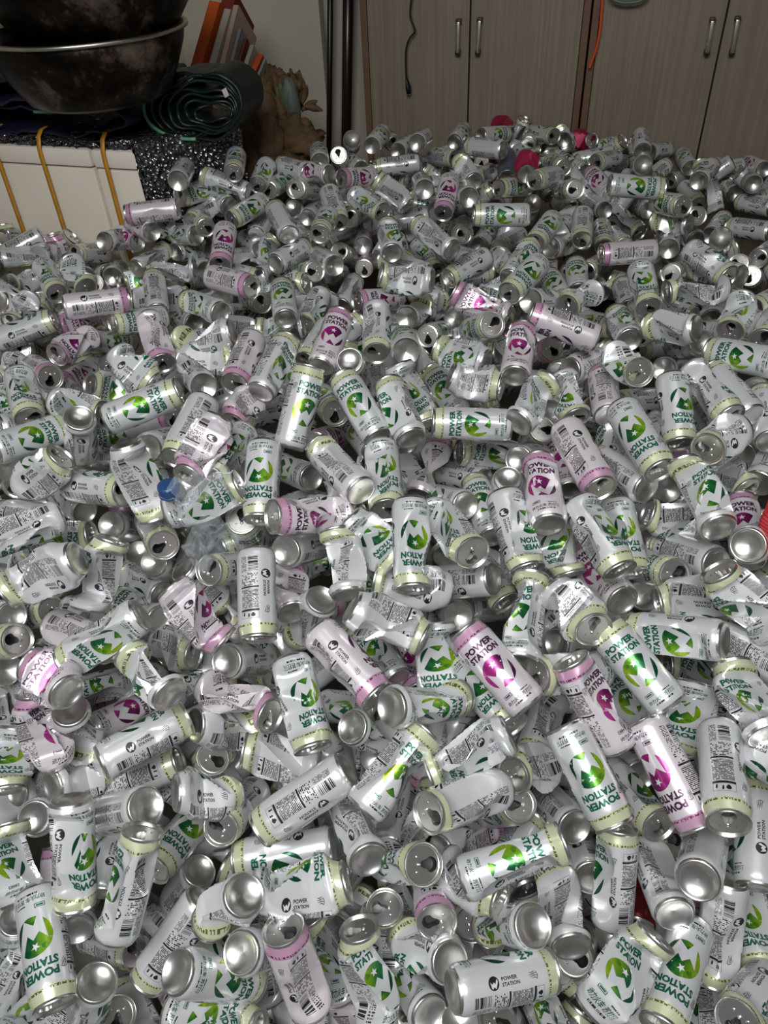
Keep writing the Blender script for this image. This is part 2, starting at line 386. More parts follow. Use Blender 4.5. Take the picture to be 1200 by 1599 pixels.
# ---------------------------------------------------------------- books leaning behind the tarpaulin
M_page = pmat('book_pages', srgb(196, 186, 172), .8, noise=(80, srgb(160, 148, 134), .7, (1, 1, 14)))
def book(label, top, bot, wpx, col, d=2.62, deep=.17):
    a, b = at_d(*top, d), at_d(*bot, d)
    dn = (b - a); ln = np.linalg.norm(dn); dn /= ln
    ext = .05
    fwd = bn - dn * (bn @ dn); fwd /= np.linalg.norm(fwd); sd = np.cross(dn, fwd)
    th = .86 * wpx * d / FPX
    root = tag(empty('book', b + dn * ext), label, 'book', 'books leaning behind the tarpaulin')
    o0 = a - sd * th / 2
    bm = bmesh.new()
    for s in (0, th - .0025):
        box_bm(bm, o0 + sd * s, sd * .0025, fwd * deep, dn * (ln + ext))
    box_bm(bm, o0, sd * th, fwd * .0025, dn * (ln + ext))
    obj_bm('cover', bm, pmat('book_cover', col, .55, noise=(12, tuple(c * .7 for c in col[:3]) + (1,), .5)), root, False)
    bm = bmesh.new(); box_bm(bm, o0 + sd * .0028 + fwd * .003 + dn * .004, sd * (th - .0056), fwd * (deep - .008), dn * (ln + ext - .008)); obj_bm('pages', bm, M_page, root, False)
OR, WH, RD = srgb(196, 84, 30), srgb(178, 168, 158), srgb(120, 44, 34)
book('broad orange book, first in the leaning row next to the basin', (336, 2), (310, 92), 22, OR)
book('dark red book at the top of the leaning row', (360, -12), (352, 20), 26, RD, 2.66)
book('wide white book right of the broad orange book', (356, 14), (332, 98), 14, WH)
book('white book with rusty edge in the middle of the leaning row', (369, 8), (346, 104), 11, srgb(186, 160, 146))
book('thin grey book in the leaning row', (375, 44), (358, 110), 8, srgb(140, 138, 136))
book('thin dark red book between grey and white books', (384, 60), (368, 112), 7, srgb(110, 60, 50))
book('white book right of the thin dark red book', (394, 70), (378, 118), 9, WH)
book('orange book right of the white books', (407, 84), (388, 126), 12, OR)
book('thin grey book between two orange books', (414, 92), (396, 134), 5, srgb(150, 148, 146))
book('orange book lowest at the end of the leaning row', (424, 106), (403, 150), 14, srgb(188, 74, 30), 2.6)
book('small red-orange book nearest the dried plant', (430, 128), (410, 165), 10, srgb(176, 60, 28), 2.58)

# ---------------------------------------------------------------- withered plant by the wall
M_br = pmat('dry_brown_leaf', srgb(106, 80, 52), .8, noise=(16, srgb(62, 44, 28), .9), bump=(30, .6))
M_gg = pmat('grey_green_stalk', srgb(92, 98, 88), .6, noise=(12, srgb(58, 64, 56), .8))
M_gr = pmat('olive_leaf', srgb(74, 84, 34), .6, noise=(16, srgb(48, 50, 22), .8))
D_ = 2.62
pc = at_d(450, 200, D_)
root = tag(empty('withered_plant', (pc[0], pc[1], .35)), 'withered brown plant clump standing against the off-white panel', 'plant')
rp = random.Random(9)
def lump(name, px, py, sx, sz, m, seed, d=D_, amp=.55, sub=4):
    c = at_d(px, py, d); r = random.Random(seed)
    bm = bmesh.new(); bmesh.ops.create_icosphere(bm, subdivisions=sub, radius=1.0)
    ph = [Vector((r.uniform(-9, 9), r.uniform(-9, 9), r.uniform(-9, 9))) for _ in range(3)]
    from mathutils import noise as mn
    for v in bm.verts:
        k = 1 + amp * mn.noise(v.co * 1.6 + ph[0]) + amp * .6 * mn.noise(v.co * 4.0 + ph[1]) + amp * .3 * mn.noise(v.co * 9 + ph[2])
        v.co = Vector((v.co.x * sx * k + c[0], v.co.y * sx * k * .8 + c[1], v.co.z * sz * k + c[2]))
    return obj_bm(name, bm, m, root)
lump('clump', 440, 215, .085, .085, M_br, 1); lump('clump', 422, 190, .055, .10, M_br, 2); lump('clump', 470, 222, .075, .065, M_br, 3)
lump('clump', 432, 140, .045, .06, M_br, 4); lump('clump', 462, 140, .03, .05, M_br, 7); lump('clump', 415, 245, .09, .16, M_br, 8)
lump('stalk', 455, 165, .030, .085, M_gg, 5, D_ - .03, .12)
lump('green_leaf', 440, 165, .018, .06, M_gr, 6, D_ - .035, .4)
for k, (x, y, a) in enumerate(((484, 165, .5), (476, 148, 1.2), (490, 170, -.2), (470, 128, 2.0), (486, 222, -.6))):
    bm = bmesh.new(); c = at_d(x, y, D_ - .04); s = .032
    rows = []
    for i in range(7):
        t = i / 6; wd = .011 * math.sin(math.pi * min(1, t * .92 + .06)) + .0006
        ax = np.array([math.cos(a), -.25, math.sin(a)]); pr = np.array([-math.sin(a), .1, math.cos(a)])
        p = c + ax * (t - .5) * s * 2 + np.array([0, .012 * math.sin(t * 3), 0])
        rows.append([bm.verts.new(p + pr * wd * q + np.array([0, .004 * abs(q), 0])) for q in (-1, 0, 1)])
    for q, w in zip(rows, rows[1:]):
        for j in range(2): bm.faces.new((q[j], q[j + 1], w[j + 1], w[j]))
    o = obj_bm('leaf', bm, M_br, root); md = o.modifiers.new('thick', 'SOLIDIFY'); md.thickness = .0012

# ---------------------------------------------------------------- scraps among the cans
def film_mat():
    m = pmat('clear_plastic_film', srgb(214, 220, 226), .12, 0, .6, alpha=.10, bump=(60, .6)); return m
M_film = film_mat()
def film(name, label, px, py, d, w, h, seed, m, ang=0.0):
    r = random.Random(seed); c = at_d(px, py, d); v = -ray(px, py); v /= np.linalg.norm(v)
    nrm = v * .6 + UP * .6; nrm /= np.linalg.norm(nrm)
    ex = np.cross(UP, nrm); ex /= np.linalg.norm(ex); ey = np.cross(nrm, ex)
    ex, ey = ex * math.cos(ang) + ey * math.sin(ang), ey * math.cos(ang) - ex * math.sin(ang)
    from mathutils import noise as mn
    bm = bmesh.new(); N = 26; off = Vector((r.uniform(-9, 9), r.uniform(-9, 9), 0)); G = []
    for i in range(N + 1):
        row = []
        for j in range(N + 1):
            a, b = i / N - .5, j / N - .5
            k = 1 + .25 * mn.noise(Vector((math.atan2(b, a + 1e-6), 0, 3)) + off)
            hgt = .022 * mn.noise(Vector((a * 5, b * 5, 1)) + off) + .010 * abs(mn.noise(Vector((a * 14, b * 14, 5)) + off)) - .05 * (a * a + b * b)
            row.append(bm.verts.new(c + ex * (a * w * k) + ey * (b * h * k) + nrm * hgt))
        G.append(row)
    for i in range(N):
        for j in range(N):
            if (i in (0, N - 1) and j in (0, N - 1)): continue
            bm.faces.new((G[i][j], G[i + 1][j], G[i + 1][j + 1], G[i][j + 1]))
    o = obj_bm(name, bm, m); md = o.modifiers.new('thick', 'SOLIDIFY'); md.thickness = .0004
    return tag(o, label, 'plastic film' if 'film' in name else 'bag')
film('plastic_film', 'crumpled clear plastic film with a blue tint lying among crushed cans', 328, 838, 1.06, .075, .06, 3, M_film, .5)
film('plastic_film', 'sheet of clear plastic film over the top of a lime-banded can', 312, 752, 1.10, .085, .05, 8, M_film, .3)
pcap = at_d(266, 768, 1.20)
root = tag(empty('bottle_cap', pcap), 'dark blue plastic bottle cap stuck between cans', 'bottle cap')
M_blue = pmat('blue_plastic', srgb(38, 70, 120), .35)
bm = bmesh.new(); lathe_bm(bm, [(0, .016), (.014, .016), (.017, .0145), (.0178, .011), (.0178, .002), (.017, .0)], 40, pcap)
obj_bm('cap_shell', bm, M_blue, root)
bm = bmesh.new(); lathe_bm(bm, [(.0176, -.001), (.0182, -.0015), (.0182, -.0045), (.0176, -.005), (.0168, -.004), (.0168, -.0015), (.0176, -.001)], 40, pcap)
obj_bm('tamper_ring', bm, M_blue, root)
bm = bmesh.new(); cb_ = at_d(1241, 815, 1.10)
lathe_bm(bm, [(0, .085), (.010, .084), (.014, .078), (.007, .066)] + [(.008 + .030 * math.sin(math.pi * min(1, (k + 3) / 30) * .62) + (.0012 if k % 2 else -.0012), .064 - .115 * k / 40) for k in range(41)] + [(0, -.055)], 28, cb_)
for v in bm.verts:
    q = v.co - Vector(cb_); a = math.atan2(q.y, q.x)
    k = 1 + .13 * math.sin(3 * a + q.z * 40) + .06 * math.sin(7 * a - q.z * 60); v.co.x = cb_[0] + q.x * k; v.co.y = cb_[1] + q.y * k
tag(obj_bm('mesh_sack', bm, pmat('red_mesh', srgb(186, 44, 48), .6, noise=(40, srgb(140, 28, 34), .6)), None, True, 30), 'ribbed red mesh sack at the edge of the heap beside pink cans', 'sack')

# ---------------------------------------------------------------- the cans: materials
RB = 29.0                                   # body radius in millimetres; all can shapes are in millimetres
PER = 2 * math.pi * RB                      # girth
def paint_mat(name, white, band, ink, full=None):
    m = bpy.data.materials.new(name); m.use_nodes = True; nt = m.node_tree; b = nt.nodes['Principled BSDF']; L = nt.links.new
    def mth(op, a, b_=None, c_=None):
        n = nt.nodes.new('ShaderNodeMath'); n.operation = op
        for i, x in enumerate((a, b_, c_)):
            if x is None: continue
            if isinstance(x, (int, float)): n.inputs[i].default_value = x
            else: L(x, n.inputs[i])
        return n.outputs[0]
    uv = nt.nodes.new('ShaderNodeUVMap'); uv.uv_map = 'UVMap'
    sp = nt.nodes.new('ShaderNodeSeparateXYZ'); L(uv.outputs['UV'], sp.inputs[0])
    u0 = mth('MULTIPLY', sp.outputs[0], 100.0); v = mth('MULTIPLY', sp.outputs[1], 100.0)
    u = mth('SUBTRACT', mth('FLOORED_MODULO', mth('ADD', u0, 22.0), PER), 22.0)
    def rng_(x, a, b_): return mth('MULTIPLY', mth('GREATER_THAN', x, a), mth('LESS_THAN', x, b_))
    def rect(a, b_, c_, d): return mth('MULTIPLY', rng_(u, a, b_), rng_(v, c_, d))
    def cells(su, sv, thr, fill):
        cv = nt.nodes.new('ShaderNodeCombineXYZ')
        L(mth('FLOOR', mth('DIVIDE', u, su)), cv.inputs[0]); L(mth('FLOOR', mth('DIVIDE', v, sv)), cv.inputs[1])
        wn = nt.nodes.new('ShaderNodeTexWhiteNoise'); wn.noise_dimensions = '2D'; L(cv.outputs[0], wn.inputs['Vector'])
        on = mth('GREATER_THAN', wn.outputs['Value'], thr)
        return mth('MULTIPLY', on, mth('LESS_THAN', mth('FRACT', mth('DIVIDE', v, sv)), fill))
    marks = [mth('MULTIPLY', rect(-15, 15, 11.8, 14.2), cells(.8, 2.4, .35, 1.1)), mth('MULTIPLY', rect(4, 18, 24.2, 25.8), cells(.8, 1.6, .3, 1.1))]
    for PU in (math.radians(138) * RB, math.radians(262) * RB):
        marks += [mth('MULTIPLY', rect(PU - 13, PU + 13, 72, 103.5), cells(1.0, 2.1, .2, .6)),
                  rect(PU - 14, PU + 14, 104.5, 107.6), rect(PU - 14, PU + 14, 67.5, 70.2),
                  mth('MULTIPLY', rect(PU - 13, PU + 13, 45, 66.5), cells(1.9, 2.6, .62, .6)),
                  mth('MULTIPLY', rect(PU + 4, PU + 13, 17, 44), cells(.9, 1.9, .35, .55)),
                  mth('MULTIPLY', rect(PU - 13.5, PU + 1, 18, 42), cells(200.0, .62, .42, 1.1))]
    tot = marks[0]
    for k in marks[1:]: tot = mth('MAXIMUM', tot, k)
    bandm = mth('GREATER_THAN', v, 125.5)
    btxt = mth('MULTIPLY', rng_(v, 127.2, 130.2), cells(1.5, 3.2, .45, 1.1))
    def mix(f_, a, b_):
        x = nt.nodes.new('ShaderNodeMix'); x.data_type = 'RGBA'; L(f_, x.inputs['Factor'])
        for s, k in (('A', a), ('B', b_)):
            if isinstance(k, tuple): x.inputs[s].default_value = k
            else: L(k, x.inputs[s])
        return x.outputs['Result']
    base = white
    if full:
        gr = nt.nodes.new('ShaderNodeMapRange'); L(v, gr.inputs['Value']); gr.inputs['From Min'].default_value = 60; gr.inputs['From Max'].default_value = 124
        base = mix(gr.outputs['Result'], white, full)
    c1 = mix(bandm, base, band); c2 = mix(tot, c1, (.02, .02, .022, 1)); c3 = mix(btxt, c2, ink)
    L(c3, b.inputs['Base Color'])
    b.inputs['Metallic'].default_value = .34; b.inputs['Roughness'].default_value = .29; b.inputs['Coat Weight'].default_value = .35; b.inputs['Coat Roughness'].default_value = .12
    return m
def emblem_mat(name, stops, vor):
    m = bpy.data.materials.new(name); m.use_nodes = True; nt = m.node_tree; b = nt.nodes['Principled BSDF']; L = nt.links.new
    uv = nt.nodes.new('ShaderNodeUVMap'); uv.uv_map = 'UVMap'
    vo = nt.nodes.new('ShaderNodeTexVoronoi'); vo.inputs['Scale'].default_value = 5.0; vo.voronoi_dimensions = '2D'
    sp = nt.nodes.new('ShaderNodeSeparateXYZ'); L(uv.outputs['UV'], sp.inputs[0]); L(uv.outputs['UV'], vo.inputs['Vector'])
    s2 = nt.nodes.new('ShaderNodeSeparateColor'); L(vo.outputs['Color'], s2.inputs[0])
    a = nt.nodes.new('ShaderNodeMath'); a.operation = 'MULTIPLY_ADD'; L(s2.outputs[0], a.inputs[0]); a.inputs[1].default_value = vor
    L(sp.outputs[0], a.inputs[2])
    r = nt.nodes.new('ShaderNodeValToRGB'); e = r.color_ramp.elements
    e[0].position, e[0].color = stops[0]; e[1].position, e[1].color = stops[-1]
    for p, c in stops[1:-1]:
        k = e.new(p); k.color = c
    L(a.outputs[0], r.inputs['Fac']); L(r.outputs['Color'], b.inputs['Base Color'])
    b.inputs['Metallic'].default_value = .55; b.inputs['Roughness'].default_value = .3; b.inputs['Coat Weight'].default_value = .3
    return m
WHITE = srgb(214, 214, 217)
M_alu = pmat('bare_aluminium', srgb(226, 224, 221), .31, 1.0)
M_black_ink = pmat('black_ink', srgb(24, 24, 26), .4)
M_star = pmat('pearl_white', WHITE, .34, .2)
INK = {'g': pmat('green_ink', srgb(20, 92, 72), .32, .35), 'p': pmat('purple_ink', srgb(72, 30, 66), .32, .3)}
EMB = {'g': emblem_mat('green_foil', [(.0, srgb(176, 202, 36)), (.34, srgb(132, 176, 30)), (.58, srgb(60, 126, 36)), (.85, srgb(18, 96, 52)), (1.0, srgb(12, 76, 48))], .30),
       'p': emblem_mat('magenta_foil', [(.0, srgb(196, 70, 150)), (.5, srgb(168, 44, 128)), (1.0, srgb(84, 28, 78))], .30)}
PAINT = {'g': paint_mat('pearl_paint_lime_band', WHITE, srgb(212, 216, 182), srgb(92, 98, 50)),
         'p': paint_mat('pearl_paint_pink_band', srgb(224, 216, 222), srgb(206, 160, 190), srgb(120, 44, 96)),
         'k': paint_mat('pink_shaded_paint', srgb(226, 206, 220), srgb(214, 120, 178), srgb(120, 44, 96), srgb(214, 150, 196)),
         'r': pmat('dark_red_lacquer', srgb(120, 22, 28), .35, .3), 'q': pmat('raspberry_lacquer', srgb(160, 36, 72), .35, .35),
         'b': pmat('steel_blue_lacquer', srgb(96, 108, 128), .3, .5)}

# ---------------------------------------------------------------- the print, as flat shapes (u along the girth, v up), later wrapped on the can
def flat_text(s, size, bold, sx=1.0):
    cu = bpy.data.curves.new('lettering', 'FONT'); cu.body = s; cu.size = size; cu.offset = bold; cu.resolution_u = 2; cu.align_x = 'CENTER'
    o = bpy.data.objects.new('lettering', cu); COL.objects.link(o)
    dg = bpy.context.evaluated_depsgraph_get()
    me = bpy.data.meshes.new_from_object(o.evaluated_get(dg))
    V = np.array([(v.co.x * sx, v.co.y) for v in me.vertices]); F = [list(p.vertices) for p in me.polygons]
    bpy.data.objects.remove(o); bpy.data.curves.remove(cu); bpy.data.meshes.remove(me)
    return V, F
def fit(VF, w, h):
    V, F = VF; lo, hi = V.min(0), V.max(0); V = (V - (lo + hi) / 2) * np.array([w / (hi[0] - lo[0]), h / (hi[1] - lo[1])])
    return V, F
def rot90(VF): return np.stack([-VF[0][:, 1], VF[0][:, 0]], 1), VF[1]
def moved(VF, u, v): return VF[0] + np.array([u, v]), VF[1]
def poly(pts): return np.array(pts, float), [list(range(len(pts)))]
def arc(a0, a1, n=14, r=1.0): return [(r * math.cos(math.radians(a0 + (a1 - a0) * k / n)), r * math.sin(math.radians(a0 + (a1 - a0) * k / n))) for k in range(n + 1)]
a_, b_, c_, d_, h_ = (-.74, .27), (-.34, -.15), (0, .2), (.28, -.13), (-.11, -.53)
EMBLEM = [poly(arc(46, 160) + [a_, b_, c_, d_]), poly([a_] + arc(162, 233)), poly(arc(251, 292, 6) + [h_]), poly(arc(-67, 18, 12))]
STAR = poly([((.24 if k % 2 == 0 else .095) * math.cos(math.radians(90 + 36 * k)) - .06, (.24 if k % 2 == 0 else .095) * math.sin(math.radians(90 + 36 * k)) + .54) for k in range(10)])
WMARK = poly([a_, b_, c_, d_, (.66, .62), (.88, .24), (.37, -.85), h_, (-.30, -.85), (-.55, -.72)])
def stroke(pts, w):
    P = np.array(pts, float); T = np.gradient(P, axis=0); T /= np.linalg.norm(T, axis=1)[:, None] + 1e-9; Nn = np.stack([-T[:, 1], T[:, 0]], 1)
    ww = w * np.sin(np.linspace(.25, math.pi - .25, len(P)))[:, None]
    n = len(P); return np.concatenate([P + Nn * ww, P - Nn * ww]), [[i, i + 1, n + i + 1, n + i] for i in range(n - 1)]
def template(full):
    parts = []                               # (verts, faces, material, layer, emblem coordinates?)
    hh = 10.2
    parts += [(moved(fit(flat_text('POWER', 10, .05 * 10), 48, hh), 0, 111.5), 1, 0, None), (moved(fit(flat_text('STATION', 10, .05 * 10), 50, hh), 0, 99), 1, 0, None)]
    RE, CE = 24.0, 65.0
    for e in EMBLEM: parts.append(((e[0] * RE + [0, CE], e[1]), 2, 0, e[0]))
    parts.append(((STAR[0] * RE + [0, CE], STAR[1]), 4, 1, None))
    SU = math.radians(88) * RB
    disc = poly(arc(0, 345, 23)); 
    parts.append(((disc[0] * 7.6 + [SU, 47], disc[1]), 3, 0, None))
    wm = rot90(WMARK); parts.append(((wm[0] * 6.8 + [SU, 47], wm[1]), 4, 1, None))
    parts += [(moved(rot90(fit(flat_text('POWER', 10, .3), 23, 4.2)), SU - 3.0, 70), 3, 0, None), (moved(rot90(fit(flat_text('STATION', 10, .3), 25.5, 4.2)), SU + 3.0, 71.2), 3, 0, None)]
    for PU in (math.radians(138) * RB, math.radians(262) * RB):
        blob = poly([(3.0 * math.cos(t) * (1 + .25 * math.sin(3 * t)) - 5, 3.4 * math.sin(t)) for t in np.linspace(0, 2 * math.pi, 13)[:-1]])
        parts.append((moved(blob, PU, 113.5), 3, 0, None))
        if not full: continue
        for q, (x, y) in enumerate(((1.5, 1), (9, -1))):
            parts.append((moved(poly([(x - 1.2, y - 3), (x + .6, y - 3), (x + 1.4, y + 2), (x, y + 3), (x - 1.2, y + 1.5)]), PU, 113.5), 3, 0, None))
        fr_ = .35
        for r_ in ((-13.5, -5.5, 27, fr_), (-13.5, 5.2, 27, fr_), (-13.5, -5.5, fr_, 11), (13.2, -5.5, fr_, 11)):
            parts.append((moved(poly([(r_[0], r_[1]), (r_[0] + r_[2], r_[1]), (r_[0] + r_[2], r_[1] + r_[3]), (r_[0], r_[1] + r_[3])]), PU, 113.5), 3, 0, None))
    if full:
        parts.append((moved(fit(flat_text('\u52a8\u529b\u706b\u8f66 \u82cf\u6253\u9152', 10, .2), 43, 6.4), 0, 19), 1, 0, None))
        for r_ in ((-20, 26.6, 13, .8), (-20, 31.2, 13, .8), (-20, 26.6, .8, 5.4), (-7.8, 26.6, .8, 5.4), (-17.8, 28.4, 8.5, 2.0)):
            parts.append((poly([(r_[0], r_[1]), (r_[0] + r_[2], r_[1]), (r_[0] + r_[2], r_[1] + r_[3]), (r_[0], r_[1] + r_[3])]), 1, 0, None))
        for su in (SU, math.radians(300) * RB):
            for k, (x0, l0) in enumerate(((-4.2, 9), (-2.0, 13), (.4, 12), (2.6, 8))):
                parts.append((moved(stroke([(x0 + .8 * math.sin(t * 2.2 + k), -l0 / 2 + l0 * t / 2.0) for t in np.linspace(0, 2, 9)], .42), su, 103 + 1.2 * k), 3, 0, None))
            parts.append((moved(stroke([(-4.5 + 9 * t, 2.5 * math.sin(t * 3.1)) for t in np.linspace(0, 1, 9)], .4), su, 108), 3, 0, None))
    V, T, MI, LY, UVE = [], [], [], [], []
    step = 6.5 if full else 9.0
    for (PV, PF), mi, ly, emb in parts:
        bm = bmesh.new(); vv = [bm.verts.new((p[0], p[1], 0)) for p in PV]
        for f in PF:
            try: bm.faces.new([vv[i] for i in f])
            except ValueError: pass
        lo, hi = PV.min(0), PV.max(0)
        bmesh.ops.triangulate(bm, faces=bm.faces[:])
        for ax, no in ((0, (1, 0, 0)), (1, (0, 1, 0))):
            x = math.ceil(lo[ax] / step) * step
            while x < hi[ax]:
                bmesh.ops.bisect_plane(bm, geom=bm.verts[:] + bm.edges[:] + bm.faces[:], plane_co=(x, x, 0), plane_no=no, dist=1e-4)
                x += step
        bmesh.ops.triangulate(bm, faces=bm.faces[:])
        bm.verts.index_update()
        base = len(V); cs = np.array([v.co[:2] for v in bm.verts]); c0 = PV[0]
        for p in cs:
            V.append(p); UVE.append(((p[0]) / RE * .5 + .5, (p[1] - CE) / RE * .5 + .5) if emb is not None else (0, 0)); LY.append(ly)
        for f in bm.faces:
            idx = [base + v.index for v in f.verts]
            if f.normal.z < 0: idx = idx[::-1]
            T.append(idx); MI.append(mi)
        bm.free()
    V, T, MI, LY, UVE = map(np.array, (V, T, MI, LY, UVE))
    return V, T, MI, LY, UVE
ART_FULL, ART_LOW = template(True), template(False)

# ---------------------------------------------------------------- can shapes
HC = 146.0
def smst(x, a, b):
    t = np.clip((x - a) / (b - a), 0, 1); return t * t * (3 - 2 * t)
class Crush:
    """how one can is dented: planes that fold the wall inwards, pinches, shortening, a bend and a lean"""
    def __init__(s, dent, seed, face, sh):
        r = random.Random(seed); s.sh = sh; s.planes = []; s.lean = (0, 0); s.tip = (0, 0); s.wide = None; s.bend = None; s.dent = dent
        def pl(h, a, z, tilt, k, v=.12): s.planes.append((math.radians(a), h, z, tilt, k, v))
        sg = lambda: r.choice((-1, 1))
        if dent == 0:
            if r.random() < .7: pl(r.uniform(24, 27), face + r.uniform(-120, 120), r.uniform(40, 100), r.uniform(-.2, .2), .4)
        elif dent == 1:
            pl(r.uniform(16, 21), face + sg() * r.uniform(15, 80), r.uniform(45, 100), r.uniform(-.5, .5), .35, r.uniform(.05, .25))
            pl(r.uniform(18, 23), face + r.uniform(-110, 110), r.uniform(35, 110), r.uniform(-.5, .5), .35, r.uniform(.05, .25))
            if r.random() < .5: pl(r.uniform(21, 25), face + r.uniform(-60, 60), r.uniform(25, 120), r.uniform(-.6, .6), .5)
        elif dent == 2:                      # two or three broad flat facets that meet in a sharp ridge
            a0 = face + r.uniform(-25, 25); z0 = r.uniform(50, 95); t0 = sg() * r.uniform(.35, .8); da = sg() * r.uniform(25, 55)
            pl(r.uniform(12, 17), a0 - da, z0, t0, .12, .02); pl(r.uniform(12, 17), a0 + da, z0 + r.uniform(-12, 12), -t0, .12, .02)
            pl(r.uniform(13, 18), a0 + 180 + r.uniform(-40, 40), r.uniform(40, 105), sg() * r.uniform(.2, .6), .3, .05)
            if r.random() < .6: pl(r.uniform(17, 21), face + sg() * r.uniform(40, 80), r.uniform(25, 120), r.uniform(-.9, .9), .6, .05)
            s.wide = (math.radians(a0 + 90), .20, z0); s.bend = (math.radians(a0), math.radians(r.uniform(2, 10)), z0)
        elif dent == 3:                      # folded flat towards one place
            a0 = face + r.uniform(-35, 35); z0 = r.uniform(60, 105); h0 = r.uniform(2.5, 6); v0 = r.uniform(.26, .40)
            pl(h0, a0, z0, r.uniform(-.2, .2), .06, v0); pl(h0, a0 + 180, z0, r.uniform(-.2, .2), .06, v0)
            pl(r.uniform(17, 21), a0 + sg() * r.uniform(40, 70), r.uniform(30, 70), sg() * r.uniform(.3, .8), .4, .05)
            s.wide = (math.radians(a0 + 90), .30, z0); s.bend = (math.radians(a0), math.radians(sg() * r.uniform(8, 28)), z0)
        else:                                # squeezed to a waist
            for k in range(4): pl(4.5 + r.uniform(0, 3), face + 45 + 90 * k + r.uniform(-15, 15), 66 + r.uniform(-4, 4), 0, .12, .42)
        if dent >= 2: s.lean = (r.uniform(-1, 1) * 2 * dent, r.uniform(-1, 1) * 2 * dent); s.tip = (r.uniform(-.06, .06) * dent, r.uniform(-.06, .06) * dent)
        s.cre = [(r.uniform(0, 6.28), r.uniform(.02, .09) * sg(), r.randint(1, 3), r.uniform(.5, 1.1)) for _ in range(3)] if dent else []
    def __call__(s, P):
        P = np.array(P, float); z = P[:, 2].copy()
        w = smst(z, 11, 30) * (1 - smst(z, 116, 136))
        th = np.arctan2(P[:, 1], P[:, 0]); rad = np.hypot(P[:, 0], P[:, 1]) + 1e-9
        if s.cre:
            dr = sum(-am * (1 - np.abs(np.sin(.5 * kk * th + fz * z + ph))) ** 14 * (.9 if s.dent > 1 else .5) for ph, fz, kk, am in s.cre) * w
            P[:, 0] += P[:, 0] / rad * dr; P[:, 1] += P[:, 1] / rad * dr
        if s.wide:
            a, am, z0 = s.wide; n = np.array([math.cos(a), math.sin(a)]); q = P[:, :2] @ n
            P[:, :2] += (q * am * w)[:, None] * n
        for a, h, zd, tilt, k, v in s.planes:
            n = np.array([math.cos(a), math.sin(a), 0.0])
            dist = P[:, :2] @ n[:2] - (h + tilt * (z - zd) * .55 + v * np.abs(z - zd))
            d = np.where(dist > 0, dist, 0) * w
            P -= n * (d * (1 + k))[:, None]
        P[:, 2] = np.where(z < 14, z, np.where(z > 130, z - HC * (1 - s.sh), 14 + (z - 14) * (116 - HC * (1 - s.sh)) / 116))
        t = smst(z, 20, 126)
        P[:, 0] += s.lean[0] * t; P[:, 1] += s.lean[1] * t
        tt = smst(z, 100, 132)
        P[:, 2] += tt * (s.tip[0] * P[:, 0] + s.tip[1] * P[:, 1])
        tb = 1 - smst(z, 8, 40)
        P[:, 2] += tb * (-s.tip[1] * P[:, 0] + s.tip[0] * P[:, 1]) * .6
        if s.bend:
            a, ang, z0 = s.bend; n = np.array([math.cos(a), math.sin(a), 0.0]); zm = 14 + (z0 - 14) * (116 - HC * (1 - s.sh)) / 116
            f = (smst(z, z0 - 26, z0 + 26) - .5) * ang
            x = P @ n; dz = P[:, 2] - zm
            P += n * ((x * np.cos(f) + dz * np.sin(f)) - x)[:, None]; P[:, 2] = zm - x * np.sin(f) + dz * np.cos(f)
        return P
BODY_HI = [(26.4, 4.2), (28.0, 7.2), (28.8, 10)] + [(29, z) for z in np.linspace(16, 121, 24)] + [(28.9, 125), (28.3, 129), (27.5, 133), (26.4, 137), (25.7, 141.2)]
BODY_LO = [(26.4, 4.2), (28.6, 9.5)] + [(29, z) for z in np.linspace(22, 118, 9)] + [(28.8, 126), (27.6, 132.5), (25.7, 141)]
BASE = [(0, 8.5), (9, 7.6), (17, 5.2), (21.5, 2.2), (23.2, .3), (24.2, 0), (25.3, .7), (26.0, 2.4), (26.5, 4.4)]
BASE_LO = [(0, 8.5), (15, 6), (22.5, 1), (24.2, 0), (25.6, 1.4), (26.5, 4.4)]
LID_W = [(25.6, 140.8), (25.8, 142), (26.6, 143), (26.9, 145), (26.3, 146), (25.3, 145.4), (24.4, 141.8), (23.4, 140.8), (22.6, 141.4), (21.8, 142.6)]
LID_LO = [(25.6, 140.8), (26.8, 143.5), (26.2, 146), (24.4, 141.5), (22, 142.4)]
def rev(prof, n, flip=False):
    """verts, quads of a surface of revolution (open profile)"""
    pr = np.array(prof, float); th = np.arange(n) * 2 * math.pi / n
    V = np.stack([pr[:, 0:1] * np.cos(th), pr[:, 0:1] * np.sin(th), np.repeat(pr[:, 1:2], n, 1)], 2).reshape(-1, 3)
    r, c = np.meshgrid(np.arange(len(pr) - 1), np.arange(n), indexing='ij'); c2 = (c + 1) % n
    Q = np.stack([r * n + c, r * n + c2, (r + 1) * n + c2, (r + 1) * n + c], 2).reshape(-1, 4)
    return V, Q
